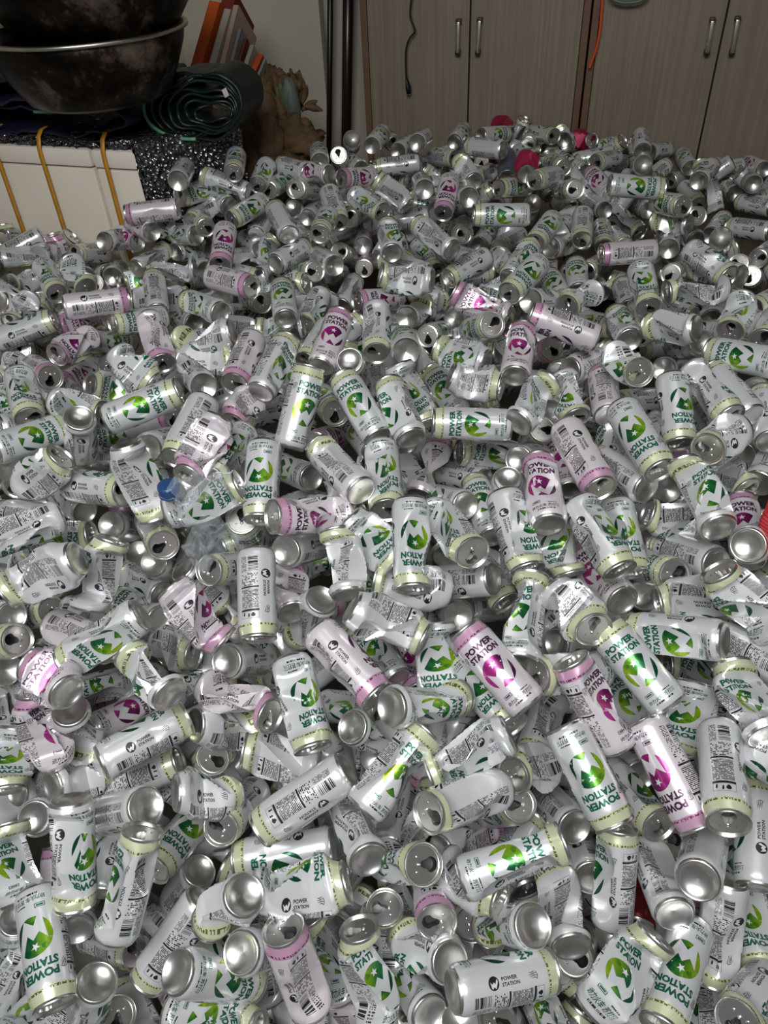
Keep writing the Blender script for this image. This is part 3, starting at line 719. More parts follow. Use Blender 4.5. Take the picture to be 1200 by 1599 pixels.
def lid_panel(n, z=142.6):
    """the lid's panel with its torn drop-shaped mouth, the mouth's turned-down edge, and the rivet"""
    hc = np.array([10.5, 0.0]); th = np.arange(n) * 2 * math.pi / n
    out = []
    for t in th:                              # the outer circle seen from the hole's centre
        d = np.array([math.cos(t), math.sin(t)]); b = hc @ d; out.append(hc + d * (-b + math.sqrt(b * b - hc @ hc + 21.8 ** 2)))
    def rad(t):
        c = math.cos(t); back = max(0.0, -c) ** 7
        return 9.4 * (1 - .20 * max(0, -c)) + 7.5 * back - 1.2 * max(0, math.cos(2 * t - 1.2)) * (c < 0)
    hole = [hc + rad(t) * np.array([math.cos(t), math.sin(t)]) for t in th]
    mid = [o * .45 + h * .55 for o, h in zip(out, hole)]
    rows = [(out, z), (mid, z + .15), (hole, z), ([h * .84 + hc * .16 for h in hole], z - 9.0)]
    V = np.concatenate([np.column_stack([np.array(p), np.full(n, zz)]) for p, zz in rows])
    r, c = np.meshgrid(np.arange(3), np.arange(n), indexing='ij'); c2 = (c + 1) % n
    Q = np.stack([r * n + c, r * n + c2, (r + 1) * n + c2, (r + 1) * n + c], 2).reshape(-1, 4)
    rv = []
    k = 8
    rows2 = [(3.0, z + .2), (2.4, z + 1.3), (1.0, z + 1.7)]
    V2, Q2 = rev(rows2, k); V2 = V2 + np.array([-6.0, 0, 0])
    extra = []
    for (x, y) in ((-8, 9), (-8, -9)):
        V3, Q3 = rev([(1.9, z + .15), (1.2, z + .7), (.3, z + .8)], k); extra.append((V3 + np.array([x, y, 0]), Q3))
    Vs, Qs = [V, V2], [Q, Q2 + len(V)]
    nn = len(V) + len(V2)
    for a, b in extra: Vs.append(a); Qs.append(b + nn); nn += len(a)
    return np.concatenate(Vs), np.concatenate(Qs)
def make_mesh(name, V, faces, uvs, mats, mat_idx, sharp=38):
    """faces: list of (array of vertex numbers, corners per face)"""
    me = bpy.data.meshes.new(name)
    me.vertices.add(len(V)); me.vertices.foreach_set('co', (np.asarray(V) * .001).astype(np.float32).ravel())
    lv = np.concatenate([f.ravel() for f in faces]); tot = np.concatenate([np.full(len(f), f.shape[1]) for f in faces])
    st = np.concatenate([[0], np.cumsum(tot)[:-1]])
    me.loops.add(len(lv)); me.polygons.add(len(tot))
    me.loops.foreach_set('vertex_index', lv.astype(np.int32)); me.polygons.foreach_set('loop_start', st.astype(np.int32))
    for m in mats: me.materials.append(m)
    if mat_idx is not None: me.polygons.foreach_set('material_index', mat_idx.astype(np.int32))
    me.polygons.foreach_set('use_smooth', np.ones(len(tot), bool))
    if uvs is not None:
        ul = me.uv_layers.new(name='UVMap'); ul.data.foreach_set('uv', uvs.astype(np.float32).ravel())
    me.update(calc_edges=True)
    if sharp: me.set_sharp_from_angle(angle=math.radians(sharp))
    return me
def body_arrays(cr, prof, n, art):
    V, Q = rev(prof, n); zr = np.array([p[1] for p in prof]); nr = len(prof)
    V = cr(V); G = V.reshape(nr, n, 3)
    q = np.arange(len(Q)); r, c = q // n, q % n
    U = lambda cc: cc * (2 * math.pi * RB / n)
    uv = np.stack([np.stack([U(c), zr[r]], 1), np.stack([U(c + 1), zr[r]], 1), np.stack([U(c + 1), zr[r + 1]], 1), np.stack([U(c), zr[r + 1]], 1)], 1).reshape(-1, 2) * .01
    mi = np.zeros(len(Q), int)
    if art is None: return V, [Q], uv, mi
    AV, AT, AM, AL, AE = art
    Gc = np.concatenate([G, G[:, :1]], 1)
    dc = np.roll(G, -1, 1) - np.roll(G, 1, 1); dr = np.gradient(G, axis=0)
    Nn = np.cross(dc, dr); Nn /= np.linalg.norm(Nn, axis=2)[..., None] + 1e-9; Nc = np.concatenate([Nn, Nn[:, :1]], 1)
    fu = np.mod(AV[:, 0] / (2 * math.pi * RB) * n, n); fv = np.interp(AV[:, 1], zr, np.arange(nr))
    i0 = np.minimum(fu.astype(int), n - 1); j0 = np.minimum(fv.astype(int), nr - 2); a = (fu - i0)[:, None]; b = (fv - j0)[:, None]
    bl = lambda X: (X[j0, i0] * (1 - a) + X[j0, i0 + 1] * a) * (1 - b) + (X[j0 + 1, i0] * (1 - a) + X[j0 + 1, i0 + 1] * a) * b
    PA = bl(Gc) + bl(Nc) * (.28 + .16 * AL)[:, None]
    uv2 = AE[AT].reshape(-1, 2)
    return np.concatenate([V, PA]), [Q, AT + len(V)], np.concatenate([uv, uv2]), np.concatenate([mi, AM])
def can_matrix(x, y, z, axis, roll, sh):
    a = Vector(axis).normalized(); ref = a.cross(Vector((0, 0, 1)))
    ref = ref.normalized() if ref.length > .05 else Vector((1, 0, 0)); sd = a.cross(ref)
    ex = ref * math.cos(roll) + sd * math.sin(roll); ey = a.cross(ex)
    R = Matrix((ex, ey, a)).transposed().to_4x4()
    o = Vector((x, y, z)) - a * (HC * .001 * sh / 2)
    return Matrix.Translation(o) @ R
BODY_V = {}
LID_R, LID_P = rev(LID_W, 40), lid_panel(40)
BASE_R = rev(BASE, 40)
def mats_for(col):
    k = 'p' if col in 'pk' else 'g'
    return [PAINT[col], INK[k], EMB[k], M_black_ink, M_star]
def build_can(k, row, label):
    cr = Crush(row['dent'], 1000 + k, row['face'], row['sh'])
    root = empty('drink_can'); root.matrix_world = can_matrix(row['x'], row['y'], row['z'], row['axis'], row['roll'], row['sh'])
    tag(root, label, 'can', 'empty drink cans heaped on the floor')
    col = row['col']
    V, F, uv, mi = body_arrays(cr, BODY_HI, 48, ART_FULL if col in 'gpk' else None)
    parts = [('body', make_mesh('can_body', V, F, uv, mats_for(col) if col in 'gpk' else [PAINT[col]], mi))]
    rr = np.array([[math.cos(row['mouth']), -math.sin(row['mouth']), 0], [math.sin(row['mouth']), math.cos(row['mouth']), 0], [0, 0, 1]])
    V = np.concatenate([LID_R[0], LID_P[0]]) @ rr.T
    parts.append(('lid', make_mesh('can_lid', cr(V), [np.concatenate([LID_R[1], LID_P[1] + len(LID_R[0])])], None, [M_alu], None, 50)))
    parts.append(('base', make_mesh('can_base', cr(BASE_R[0]), [BASE_R[1]], None, [M_alu], None, 50)))
    for nm, me in parts:
        o = bpy.data.objects.new(nm, me); COL.objects.link(o); o.parent = root
    return root
LIDL = rev(LID_LO, 20)
_pl = lid_panel(20); LIDL_P = _pl
BASEL = rev(BASE_LO, 20)
def can_arrays(k, row, art):
    """one can of the heap's remainder as world-space arrays; materials: paint, ink, emblem, black, white, bare metal"""
    cr = Crush(row['dent'], 1000 + k, row['face'], row['sh'])
    V, F, uv, mi = body_arrays(cr, BODY_LO, 24, art)
    fs = list(F); ms = [mi]; us = [uv]; Vs = [V]; n = len(V)
    rr = np.array([[math.cos(row['mouth']), -math.sin(row['mouth']), 0], [math.sin(row['mouth']), math.cos(row['mouth']), 0], [0, 0, 1]])
    for (a, q) in (LIDL, LIDL_P, BASEL):
        Vs.append(cr(a @ rr.T)); fs.append(q + n); n += len(a); ms.append(np.full(len(q), 5)); us.append(np.zeros((q.size, 2)))
    V = np.concatenate(Vs) * .001
    Mx = np.array(can_matrix(row['x'], row['y'], row['z'], row['axis'], row['roll'], row['sh']))
    return V @ Mx[:3, :3].T + Mx[:3, 3], fs, us, ms

SINGLE = """
-4640 4020 5089 382 -907 -175 -79 100 g 0 -25 80|intact lime-banded can, emblem sideways, mouth at six o'clock, one tenth across, nine tenths down
3562 5300 6192 307 -871 -383 -18 100 p 0 -45 292|intact pink-banded can, emblem sideways, mouth at five o'clock, nine tenths across, eight tenths down
1374 4463 5743 956 191 223 -68 96 g 1 0 30|dented lime-banded can, emblem facing out, lid at two o'clock, seven tenths across, eight tenths down
2459 5265 6332 361 -807 -467 -66 93 g 0 0 64|intact lime-banded can, emblem facing out, lid at five o'clock, eight tenths across, eight tenths down
-3543 4521 5604 306 619 723 -162 97 g 1 103 85|dented lime-banded can, small black logo, lid at twelve o'clock, two tenths across, nine tenths down
3436 3516 4393 -573 -817 58 -86 100 g 0 0 65|intact lime-banded can, emblem facing out, mouth at seven o'clock, nine tenths across, at bottom edge
1127 3386 4920 949 200 -243 -158 93 g 0 85 288|intact lime-banded can, small black logo, lid at three o'clock, seven tenths across, at bottom edge
2624 3365 4972 721 451 527 -82 84 g 2 0 312|crushed lime-banded can, emblem facing out, lid at one o'clock, eight tenths across, at bottom edge
-4306 4880 5804 -17 -650 -760 -139 96 g 1 25 209|dented lime-banded can, emblem sideways, lid at six o'clock, one tenth across, eight tenths down
-49 5445 6390 689 640 342 -38 90 g 1 -30 14|dented lime-banded can, emblem sideways, lid at one o'clock, five tenths across, eight tenths down
-1294 5379 5903 -857 -335 -392 109 98 g 0 130 33|intact lime-banded can, fine print, lid at eight o'clock, four tenths across, eight tenths down
4140 5127 6388 -289 -954 82 148 100 g 0 138 131|intact lime-banded can, fine print, mouth at six o'clock, nine tenths across, eight tenths down
4235 4066 4227 -189 -638 -746 146 97 g 1 138 119|dented lime-banded can, fine print, lid at six o'clock, nine tenths across, nine tenths down
4936 5068 4871 278 923 265 -178 100 g 0 73 155|intact lime-banded can, small black logo, base at six o'clock, at right edge, eight tenths down
-558 3747 4240 -152 643 751 -47 90 g 2 -45 223|crushed lime-banded can, emblem sideways, lid at twelve o'clock, five tenths across, at bottom edge
3361 6544 6850 -515 778 360 -124 93 g 0 0 172|intact lime-banded can, emblem facing out, lid at eleven o'clock, eight tenths across, seven tenths down
2679 6064 6724 -439 584 683 -69 92 p 1 -55 95|dented pink-banded can, emblem sideways, lid at eleven o'clock, eight tenths across, seven tenths down
-1321 4403 5466 1000 8 9 -124 82 g 3 58 57|flattened lime-banded can, small black logo, lid at three o'clock, four tenths across, nine tenths down
1424 6577 6941 -576 733 363 -119 93 p 0 0 248|intact pink-banded can, emblem facing out, lid at eleven o'clock, six tenths across, seven tenths down
-2549 3316 4239 935 -277 222 -86 90 g 1 10 264|dented lime-banded can, emblem facing out, lid at three o'clock, three tenths across, at bottom edge
-3267 4392 4079 -615 -513 -599 97 97 g 0 143 11|intact lime-banded can, fine print, lid at seven o'clock, two tenths across, nine tenths down
2955 4770 4436 131 645 753 167 97 g 1 93 40|dented lime-banded can, small black logo, lid at twelve o'clock, eight tenths across, nine tenths down
-1410 3649 4932 -166 334 928 139 97 p 1 128 162|dented pink-banded can, fine print, mouth at eleven o'clock, four tenths across, nine tenths down
950 5665 6339 -923 -251 -293 141 84 g 2 100 140|crushed lime-banded can, small black logo, lid at eight o'clock, six tenths across, seven tenths down
4882 4291 3724 -157 -987 14 -70 90 g 1 0 319|dented lime-banded can, emblem facing out, lid at six o'clock, at right edge, nine tenths down
3956 6860 7065 -764 520 -381 -166 90 g 1 30 186|dented lime-banded can, emblem sideways, lid at nine o'clock, nine tenths across, six tenths down
-1287 6391 6655 241 -899 -365 -103 90 g 1 15 151|dented lime-banded can, emblem facing out, lid at six o'clock, four tenths across, seven tenths down
-1732 5329 4536 -996 -60 -70 -162 100 g 0 45 155|intact lime-banded can, emblem sideways, lid at nine o'clock, four tenths across, eight tenths down
5197 6910 6494 -542 799 -262 86 93 g 0 138 239|intact lime-banded can, fine print, lid at ten o'clock, at right edge, six tenths down
-3726 6581 5708 829 556 -53 -140 93 g 0 88 211|intact lime-banded can, small black logo, lid at two o'clock, two tenths across, seven tenths down
-637 6809 6938 620 -750 -228 -161 90 p 1 93 62|dented pink-banded can, small black logo, lid at five o'clock, five tenths across, six tenths down
-2462 3661 4775 507 172 -844 -58 97 g 1 0 265|dented lime-banded can, emblem facing out, base at nine o'clock, three tenths across, at bottom edge
-4164 7409 7066 -875 -315 -368 -167 91 g 1 28 272|dented lime-banded can, emblem sideways, lid at eight o'clock, one tenth across, six tenths down
2134 4515 4241 -20 968 -251 119 90 g 2 138 344|crushed lime-banded can, fine print, base at five o'clock, seven tenths across, nine tenths down
4694 5951 6746 -109 981 163 -111 72 g 2 -8 283|crushed lime-banded can, emblem facing out, lid at eleven o'clock, at right edge, seven tenths down
846 5101 6157 -735 -470 490 76 97 g 1 163 114|dented lime-banded can, fine print, mouth at eight o'clock, six tenths across, eight tenths down
5039 7243 7267 -590 525 613 148 83 g 2 71 102|crushed lime-banded can, small black logo, lid at eleven o'clock, at right edge, six tenths down
1939 7297 7127 250 896 366 -117 90 g 1 28 115|dented lime-banded can, emblem sideways, lid at twelve o'clock, seven tenths across, six tenths down
-1933 7879 7309 35 -879 -475 146 93 g 0 116 233|intact lime-banded can, small black logo, lid at six o'clock, three tenths across, six tenths down
387 8388 7651 -32 -891 -453 -105 97 g 1 15 234|dented lime-banded can, emblem facing out, mouth at six o'clock, five tenths across, five tenths down
-4904 7951 7892 -903 -279 -326 77 82 g 3 138 250|flattened lime-banded can, fine print, lid at eight o'clock, one tenth across, six tenths down
3550 4715 4495 59 908 -415 110 97 g 1 138 312|dented lime-banded can, fine print, base at five o'clock, nine tenths across, nine tenths down
-38 7305 7144 903 -280 -327 121 80 g 3 188 105|flattened lime-banded can, plain side, lid at four o'clock, five tenths across, six tenths down
-5713 9150 7703 -796 -596 104 132 90 g 1 83 337|dented lime-banded can, small black logo, lid at eight o'clock, at left edge, five tenths down
-3390 5914 4107 -398 -867 300 -120 100 g 0 0 96|intact lime-banded can, emblem facing out, mouth at seven o'clock, two tenths across, eight tenths down
3159 8319 7675 283 -923 -262 -126 90 g 1 66 0|dented lime-banded can, small black logo, lid at five o'clock, eight tenths across, five tenths down
-4185 6745 4443 948 207 241 169 100 g 0 138 27|intact lime-banded can, fine print, lid at two o'clock, two tenths across, eight tenths down
889 4670 4786 779 -624 65 154 66 g 3 138 350|flattened lime-banded can, fine print, lid at four o'clock, six tenths across, nine tenths down
4773 7958 6602 -995 -64 -75 93 90 g 2 138 339|crushed lime-banded can, fine print, lid at nine o'clock, nine tenths across, six tenths down
433 6231 6723 700 453 -552 -26 97 g 1 -20 107|dented lime-banded can, emblem facing out, base at nine o'clock, six tenths across, seven tenths down
724 7226 6305 -4 -650 -760 -87 82 g 3 0 50|flattened lime-banded can, emblem facing out, lid at six o'clock, six tenths across, six tenths down
-2806 7645 7192 651 -494 -577 -156 77 p 2 88 113|crushed pink-banded can, small black logo, lid at five o'clock, three tenths across, six tenths down
1964 8567 7639 162 -907 -388 -145 90 g 1 73 15|dented lime-banded can, small black logo, lid at five o'clock, seven tenths across, five tenths down
-649 5351 5172 -272 890 -365 125 97 g 1 138 321|dented lime-banded can, fine print, base at five o'clock, five tenths across, eight tenths down
3422 5733 4813 264 -889 374 -147 90 g 1 88 238|dented lime-banded can, small black logo, lid at five o'clock, eight tenths across, eight tenths down
4244 6323 5861 -274 -625 -731 -84 72 g 3 0 210|flattened lime-banded can, emblem facing out, lid at six o'clock, nine tenths across, seven tenths down
353 8089 7018 -970 158 184 109 82 g 3 118 88|flattened lime-banded can, fine print, lid at nine o'clock, five tenths across, six tenths down
-4385 8401 7420 349 609 712 -132 79 g 2 83 169|crushed lime-banded can, small black logo, lid at one o'clock, one tenth across, six tenths down
-61 3887 3287 -415 677 -607 -104 97 g 1 0 68|dented lime-banded can, emblem facing out, base at five o'clock, five tenths across, at bottom edge
-2322 6910 6065 820 -562 108 -151 90 p 2 88 191|crushed pink-banded can, small black logo, mouth at four o'clock, three tenths across, seven tenths down
-5216 6721 5850 -122 376 919 -48 82 p 3 -28 39|flattened pink-banded can, emblem sideways, mouth at eleven o'clock, one tenth across, seven tenths down
4835 8830 7903 -91 976 199 -92 90 g 2 -30 278|crushed lime-banded can, emblem sideways, base at five o'clock, nine tenths across, five tenths down
-2826 9467 7883 951 202 236 -18 86 g 2 -18 170|crushed lime-banded can, emblem facing out, lid at two o'clock, three tenths across, five tenths down
-1137 9007 7807 -825 -415 385 -145 90 p 1 0 10|dented pink-banded can, emblem facing out, lid at nine o'clock, four tenths across, five tenths down
-3938 9926 7957 166 -345 -924 173 90 g 2 100 91|crushed lime-banded can, small black logo, base at eleven o'clock, two tenths across, five tenths down
4316 3219 4282 -633 -491 599 -162 97 g 1 73 254|dented lime-banded can, small black logo, mouth at seven o'clock, at right edge, at bottom edge
-206 8653 7501 650 -494 -578 -55 74 g 3 0 187|flattened lime-banded can, emblem facing out, lid at five o'clock, five tenths across, five tenths down
-1946 9874 7857 -52 -877 -477 -88 93 g 0 -15 134|intact lime-banded can, emblem facing out, lid at six o'clock, three tenths across, five tenths down
-673 8252 7494 -166 855 491 127 72 g 2 138 91|crushed lime-banded can, fine print, lid at twelve o'clock, four tenths across, five tenths down
358 4694 4458 43 -818 574 137 97 p 1 138 218|dented pink-banded can, fine print, mouth at six o'clock, six tenths across, nine tenths down
4226 10121 8104 215 -950 -225 -47 100 g 0 -8 32|intact lime-banded can, emblem facing out, mouth at five o'clock, eight tenths across, four tenths down
-1362 11396 8244 309 618 723 -37 100 g 0 -25 219|intact lime-banded can, emblem sideways, lid at twelve o'clock, four tenths across, four tenths down
234 3996 4342 -458 531 -713 156 90 g 2 88 237|crushed lime-banded can, small black logo, base at four o'clock, six tenths across, nine tenths down
-2767 5883 5382 780 299 -549 -141 66 g 3 88 187|flattened lime-banded can, small black logo, lid at three o'clock, three tenths across, eight tenths down
-1876 4075 4565 328 417 -848 -134 97 g 1 88 335|dented lime-banded can, small black logo, base at eight o'clock, three tenths across, nine tenths down
-3408 6862 6878 -665 746 34 169 72 g 2 88 334|crushed lime-banded can, small black logo, lid at eleven o'clock, two tenths across, seven tenths down
3207 9756 8060 181 -974 -133 -173 100 p 0 113 74|intact pink-banded can, fine print, mouth at five o'clock, eight tenths across, four tenths down
1108 8854 6320 -799 398 -451 96 100 g 0 123 218|intact lime-banded can, fine print, base at three o'clock, six tenths across, six tenths down
3931 9229 6758 19 -916 -402 -71 90 g 1 0 226|dented lime-banded can, emblem facing out, lid at six o'clock, eight tenths across, five tenths down
2641 7275 7247 429 -898 99 168 66 g 3 138 89|flattened lime-banded can, fine print, lid at four o'clock, eight tenths across, six tenths down
2473 9114 7916 42 982 187 -103 90 p 1 0 107|dented pink-banded can, emblem facing out, lid at twelve o'clock, seven tenths across, five tenths down
2797 8995 6973 294 -621 -726 -60 78 g 3 0 175|flattened lime-banded can, emblem facing out, lid at five o'clock, seven tenths across, five tenths down
-2275 4274 5326 -499 85 -862 76 90 g 2 138 267|crushed lime-banded can, fine print, base at two o'clock, three tenths across, nine tenths down
-6050 6807 5077 -31 -882 -471 -117 66 g 3 0 105|flattened lime-banded can, emblem facing out, lid at six o'clock, at left edge, seven tenths down
1639 11312 7755 -996 58 68 -146 96 g 0 0 259|intact lime-banded can, emblem facing out, lid at nine o'clock, six tenths across, four tenths down
-4937 6577 4884 687 606 -401 123 66 g 3 188 235|flattened lime-banded can, plain side, lid at two o'clock, one tenth across, eight tenths down
-4240 11980 8106 947 210 245 -28 99 g 0 0 78|intact lime-banded can, emblem facing out, lid at two o'clock, two tenths across, four tenths down
981 8567 7703 388 -911 140 -57 90 g 2 0 139|crushed lime-banded can, emblem facing out, mouth at four o'clock, six tenths across, five tenths down
-6264 11539 7827 663 728 -175 -29 93 g 0 0 298|intact lime-banded can, emblem facing out, lid at two o'clock, at left edge, four tenths down
1350 4110 4646 -319 350 -881 -139 97 g 1 0 303|dented lime-banded can, emblem facing out, base at three o'clock, seven tenths across, nine tenths down
29 9734 7888 22 -988 -150 -88 97 g 1 0 236|upper lime-banded can, emblem facing out, mouth at six o'clock, five tenths across, five tenths down
3911 4552 5343 452 654 -606 74 100 g 0 188 1|intact lime-banded can, plain side, base at six o'clock, nine tenths across, eight tenths down
-2941 10544 8089 -406 -837 -367 146 82 p 3 88 221|flattened pink-banded can, small black logo, mouth at seven o'clock, three tenths across, four tenths down
-669 9837 8042 -511 857 63 103 90 g 1 138 245|dented lime-banded can, fine print, lid at eleven o'clock, four tenths across, five tenths down
-322 11524 8112 -428 780 456 -115 93 g 0 0 81|intact lime-banded can, emblem facing out, lid at eleven o'clock, five tenths across, four tenths down
3481 8736 6342 -223 948 -228 -127 100 p 0 0 295|intact pink-banded can, emblem facing out, base at five o'clock, eight tenths across, six tenths down
-2602 7024 5323 564 460 -686 -127 82 g 3 88 328|flattened lime-banded can, small black logo, base at nine o'clock, three tenths across, seven tenths down
5256 11307 7803 -69 -877 -476 -106 93 g 0 35 154|intact lime-banded can, emblem sideways, lid at six o'clock, nine tenths across, four tenths down
-3258 11125 8105 -296 -923 -248 98 93 g 0 138 344|intact lime-banded can, fine print, lid at seven o'clock, two tenths across, four tenths down
-4851 6905 6826 -778 622 -86 -107 66 p 3 0 273|flattened pink-banded can, emblem facing out, lid at ten o'clock, one tenth across, seven tenths down
6842 12480 8099 -645 745 -169 -154 93 g 0 0 117|intact lime-banded can, emblem facing out, lid at nine o'clock, at right edge, three tenths down
-237 4526 3799 -6 163 987 133 82 g 3 138 43|flattened lime-banded can, fine print, mouth at twelve o'clock, five tenths across, nine tenths down
6055 9414 6586 228 961 154 -110 93 p 0 0 316|intact pink-banded can, emblem facing out, lid at twelve o'clock, at right edge, five tenths down
-27 4789 5215 392 -453 801 -46 97 g 1 0 188|dented lime-banded can, emblem facing out, mouth at three o'clock, five tenths across, eight tenths down
4952 8970 6526 -248 829 -501 72 100 g 0 138 138|intact lime-banded can, fine print, base at four o'clock, nine tenths across, five tenths down
-3356 8189 4782 603 590 -537 -179 90 g 2 138 36|crushed lime-banded can, fine print, base at nine o'clock, three tenths across, seven tenths down
-5722 10161 6597 992 81 94 -38 78 g 2 0 213|crushed lime-banded can, emblem facing out, lid at three o'clock, one tenth across, five tenths down
-2462 6023 4575 -183 -742 644 144 100 g 0 88 192|intact lime-banded can, small black logo, mouth at seven o'clock, three tenths across, eight tenths down
2754 5540 3550 38 807 -589 160 100 g 0 88 305|intact lime-banded can, small black logo, base at five o'clock, eight tenths across, eight tenths down
2444 6104 3922 -186 772 -607 99 100 g 0 138 236|intact lime-banded can, fine print, base at four o'clock, seven tenths across, eight tenths down
-3881 5613 5434 -652 306 -694 85 100 g 0 138 141|intact lime-banded can, fine print, base at three o'clock, two tenths across, eight tenths down
5872 11454 8051 232 -954 -190 -135 90 g 1 88 324|dented lime-banded can, small black logo, lid at five o'clock, nine tenths across, four tenths down
623 12111 7938 349 -609 -712 -62 84 g 2 0 172|crushed lime-banded can, emblem facing out, lid at five o'clock, five tenths across, four tenths down
373 11304 8113 -251 928 276 -176 90 g 1 68 138|dented lime-banded can, small black logo, lid at eleven o'clock, five tenths across, four tenths down
3794 13960 8160 -915 263 307 126 100 p 0 80 52|intact pink-banded can, small black logo, lid at ten o'clock, seven tenths across, three tenths down
-4767 10226 7640 859 -464 216 -128 93 g 0 88 76|intact lime-banded can, small black logo, lid at three o'clock, one tenth across, five tenths down
-1210 4271 3625 -328 614 718 -95 90 g 2 0 251|crushed lime-banded can, emblem facing out, lid at eleven o'clock, four tenths across, nine tenths down
-4966 7049 5340 -135 51 -989 -7 90 g 2 138 287|crushed lime-banded can, fine print, base at eleven o'clock, one tenth across, seven tenths down
-2669 11096 7554 -366 -927 -81 -127 90 g 1 0 105|dented lime-banded can, emblem facing out, lid at seven o'clock, three tenths across, four tenths down
6466 11856 7746 -189 970 151 39 93 g 0 188 226|intact lime-banded can, plain side, lid at eleven o'clock, at right edge, four tenths down
-4471 3881 3536 -383 -11 -924 100 97 g 1 88 313|dented lime-banded can, small black logo, base at one o'clock, one tenth across, at bottom edge
-5300 5038 5288 -248 803 542 -73 72 g 2 0 53|crushed lime-banded can, emblem facing out, lid at twelve o'clock, at left edge, eight tenths down
-5651 10242 7977 776 -128 617 -112 82 g 3 103 8|flattened lime-banded can, small black logo, mouth at two o'clock, one tenth across, five tenths down
-6519 4604 1895 -281 -952 119 152 90 g 1 88 99|dented lime-banded can, small black logo, lid at seven o'clock, at left edge, at bottom edge
2069 3855 1735 -234 954 -189 -103 90 g 1 0 188|dented lime-banded can, emblem facing out, lid at eleven o'clock, seven tenths across, at bottom edge
2730 11303 8110 661 680 316 -60 72 g 2 0 202|crushed lime-banded can, emblem facing out, lid at one o'clock, seven tenths across, four tenths down
1870 10937 6086 -107 987 122 -106 100 g 0 0 143|intact lime-banded can, emblem facing out, base at five o'clock, six tenths across, five tenths down
1955 5911 5407 -565 -518 642 96 82 g 3 138 143|flattened lime-banded can, fine print, mouth at eight o'clock, seven tenths across, eight tenths down
-379 7031 4966 499 432 -751 -34 90 g 2 0 46|crushed lime-banded can, emblem facing out, base at nine o'clock, five tenths across, seven tenths down
-1939 13072 8143 343 899 272 -18 97 g 1 -40 220|dented lime-banded can, emblem sideways, base at seven o'clock, four tenths across, four tenths down
-1288 8547 5992 -390 164 -906 42 90 g 2 138 335|crushed lime-banded can, fine print, base at one o'clock, four tenths across, six tenths down
2223 12483 6175 -948 -161 274 -147 97 g 1 0 96|dented lime-banded can, emblem facing out, mouth at nine o'clock, six tenths across, four tenths down
1341 6755 6135 424 -906 -7 -67 90 g 1 0 70|dented lime-banded can, emblem facing out, lid at five o'clock, six tenths across, seven tenths down
-7169 10478 5534 582 746 -323 -34 72 g 2 0 287|crushed lime-banded can, emblem facing out, lid at two o'clock, at left edge, six tenths down
6185 10585 6892 271 -963 -12 127 72 g 2 188 64|crushed lime-banded can, plain side, lid at four o'clock, at right edge, five tenths down
-3323 9811 5526 393 129 -911 -160 82 g 3 138 15|flattened lime-banded can, fine print, base at ten o'clock, three tenths across, six tenths down
5476 9990 8094 -816 -577 5 98 66 g 3 138 268|flattened lime-banded can, fine print, lid at eight o'clock, nine tenths across, four tenths down
-4702 3956 2242 584 -77 808 -48 97 p 1 0 65|dented pink-banded can, emblem facing out, mouth at two o'clock, one tenth across, at bottom edge
4674 3752 1809 332 906 -264 67 90 g 1 188 270|dented lime-banded can, plain side, lid at twelve o'clock, nine tenths across, at bottom edge
904 12000 6322 323 884 340 147 90 p 4 138 119|pink-rimmed can squeezed to an hourglass waist, its base facing the camera
4410 8885 6324 113 -796 594 -24 100 g 0 0 226|intact lime-banded can, emblem facing out, mouth at four o'clock, nine tenths across, six tenths down
1869 12612 7815 956 -190 -223 -169 70 g 3 138 204|flattened lime-banded can, fine print, lid at three o'clock, six tenths across, four tenths down
7063 11515 7403 240 961 135 159 93 g 0 88 338|intact lime-banded can, small black logo, lid at twelve o'clock, at right edge, four tenths down
-1730 6366 5364 -975 143 167 52 79 g 2 188 331|crushed lime-banded can, plain side, lid at nine o'clock, four tenths across, seven tenths down
-5541 6413 4176 -50 615 -787 -106 100 g 0 88 171|intact lime-banded can, small black logo, base at eight o'clock, one tenth across, eight tenths down
-2378 8092 5564 280 623 -731 -109 100 g 0 88 74|intact lime-banded can, small black logo, base at nine o'clock, three tenths across, six tenths down
-5482 12197 8007 924 -378 -56 -21 72 g 2 -20 90|crushed lime-banded can, emblem facing out, lid at three o'clock, one tenth across, four tenths down
-5615 4164 1792 152 840 -521 164 90 g 1 138 306|dented lime-banded can, fine print, lid at one o'clock, one tenth across, at bottom edge
-867 13968 8143 313 873 375 -65 93 p 0 0 211|intact pink-banded can, emblem facing out, lid at one o'clock, four tenths across, three tenths down
1661 13117 8130 -848 522 96 -172 72 g 2 25 60|crushed lime-banded can, emblem sideways, lid at ten o'clock, six tenths across, three tenths down
2308 15236 8128 -883 306 357 -152 89 p 2 0 318|crushed pink-banded can, emblem facing out, lid at ten o'clock, six tenths across, three tenths down
-3541 14266 7776 1000 -13 -15 -117 82 g 3 88 347|flattened lime-banded can, small black logo, lid at three o'clock, three tenths across, three tenths down
-6302 16728 7961 921 379 -90 -141 100 p 0 118 348|intact pink-banded can, fine print, base at nine o'clock, one tenth across, three tenths down
6988 15431 8066 -1000 -8 -10 68 90 g 2 138 224|crushed lime-banded can, fine print, lid at nine o'clock, nine tenths across, three tenths down
-4792 6150 3216 42 990 133 -157 90 g 1 88 351|dented lime-banded can, small black logo, lid at twelve o'clock, one tenth across, eight tenths down
2505 6706 6559 -853 -332 403 -130 90 g 1 0 218|dented lime-banded can, emblem facing out, lid at nine o'clock, seven tenths across, seven tenths down
-4685 13335 8123 708 -459 -536 -118 68 g 3 63 180|flattened lime-banded can, small black logo, lid at four o'clock, two tenths across, four tenths down
5887 13695 8141 -723 650 -233 65 72 g 2 138 349|lower lime-banded can, fine print, lid at nine o'clock, nine tenths across, three tenths down
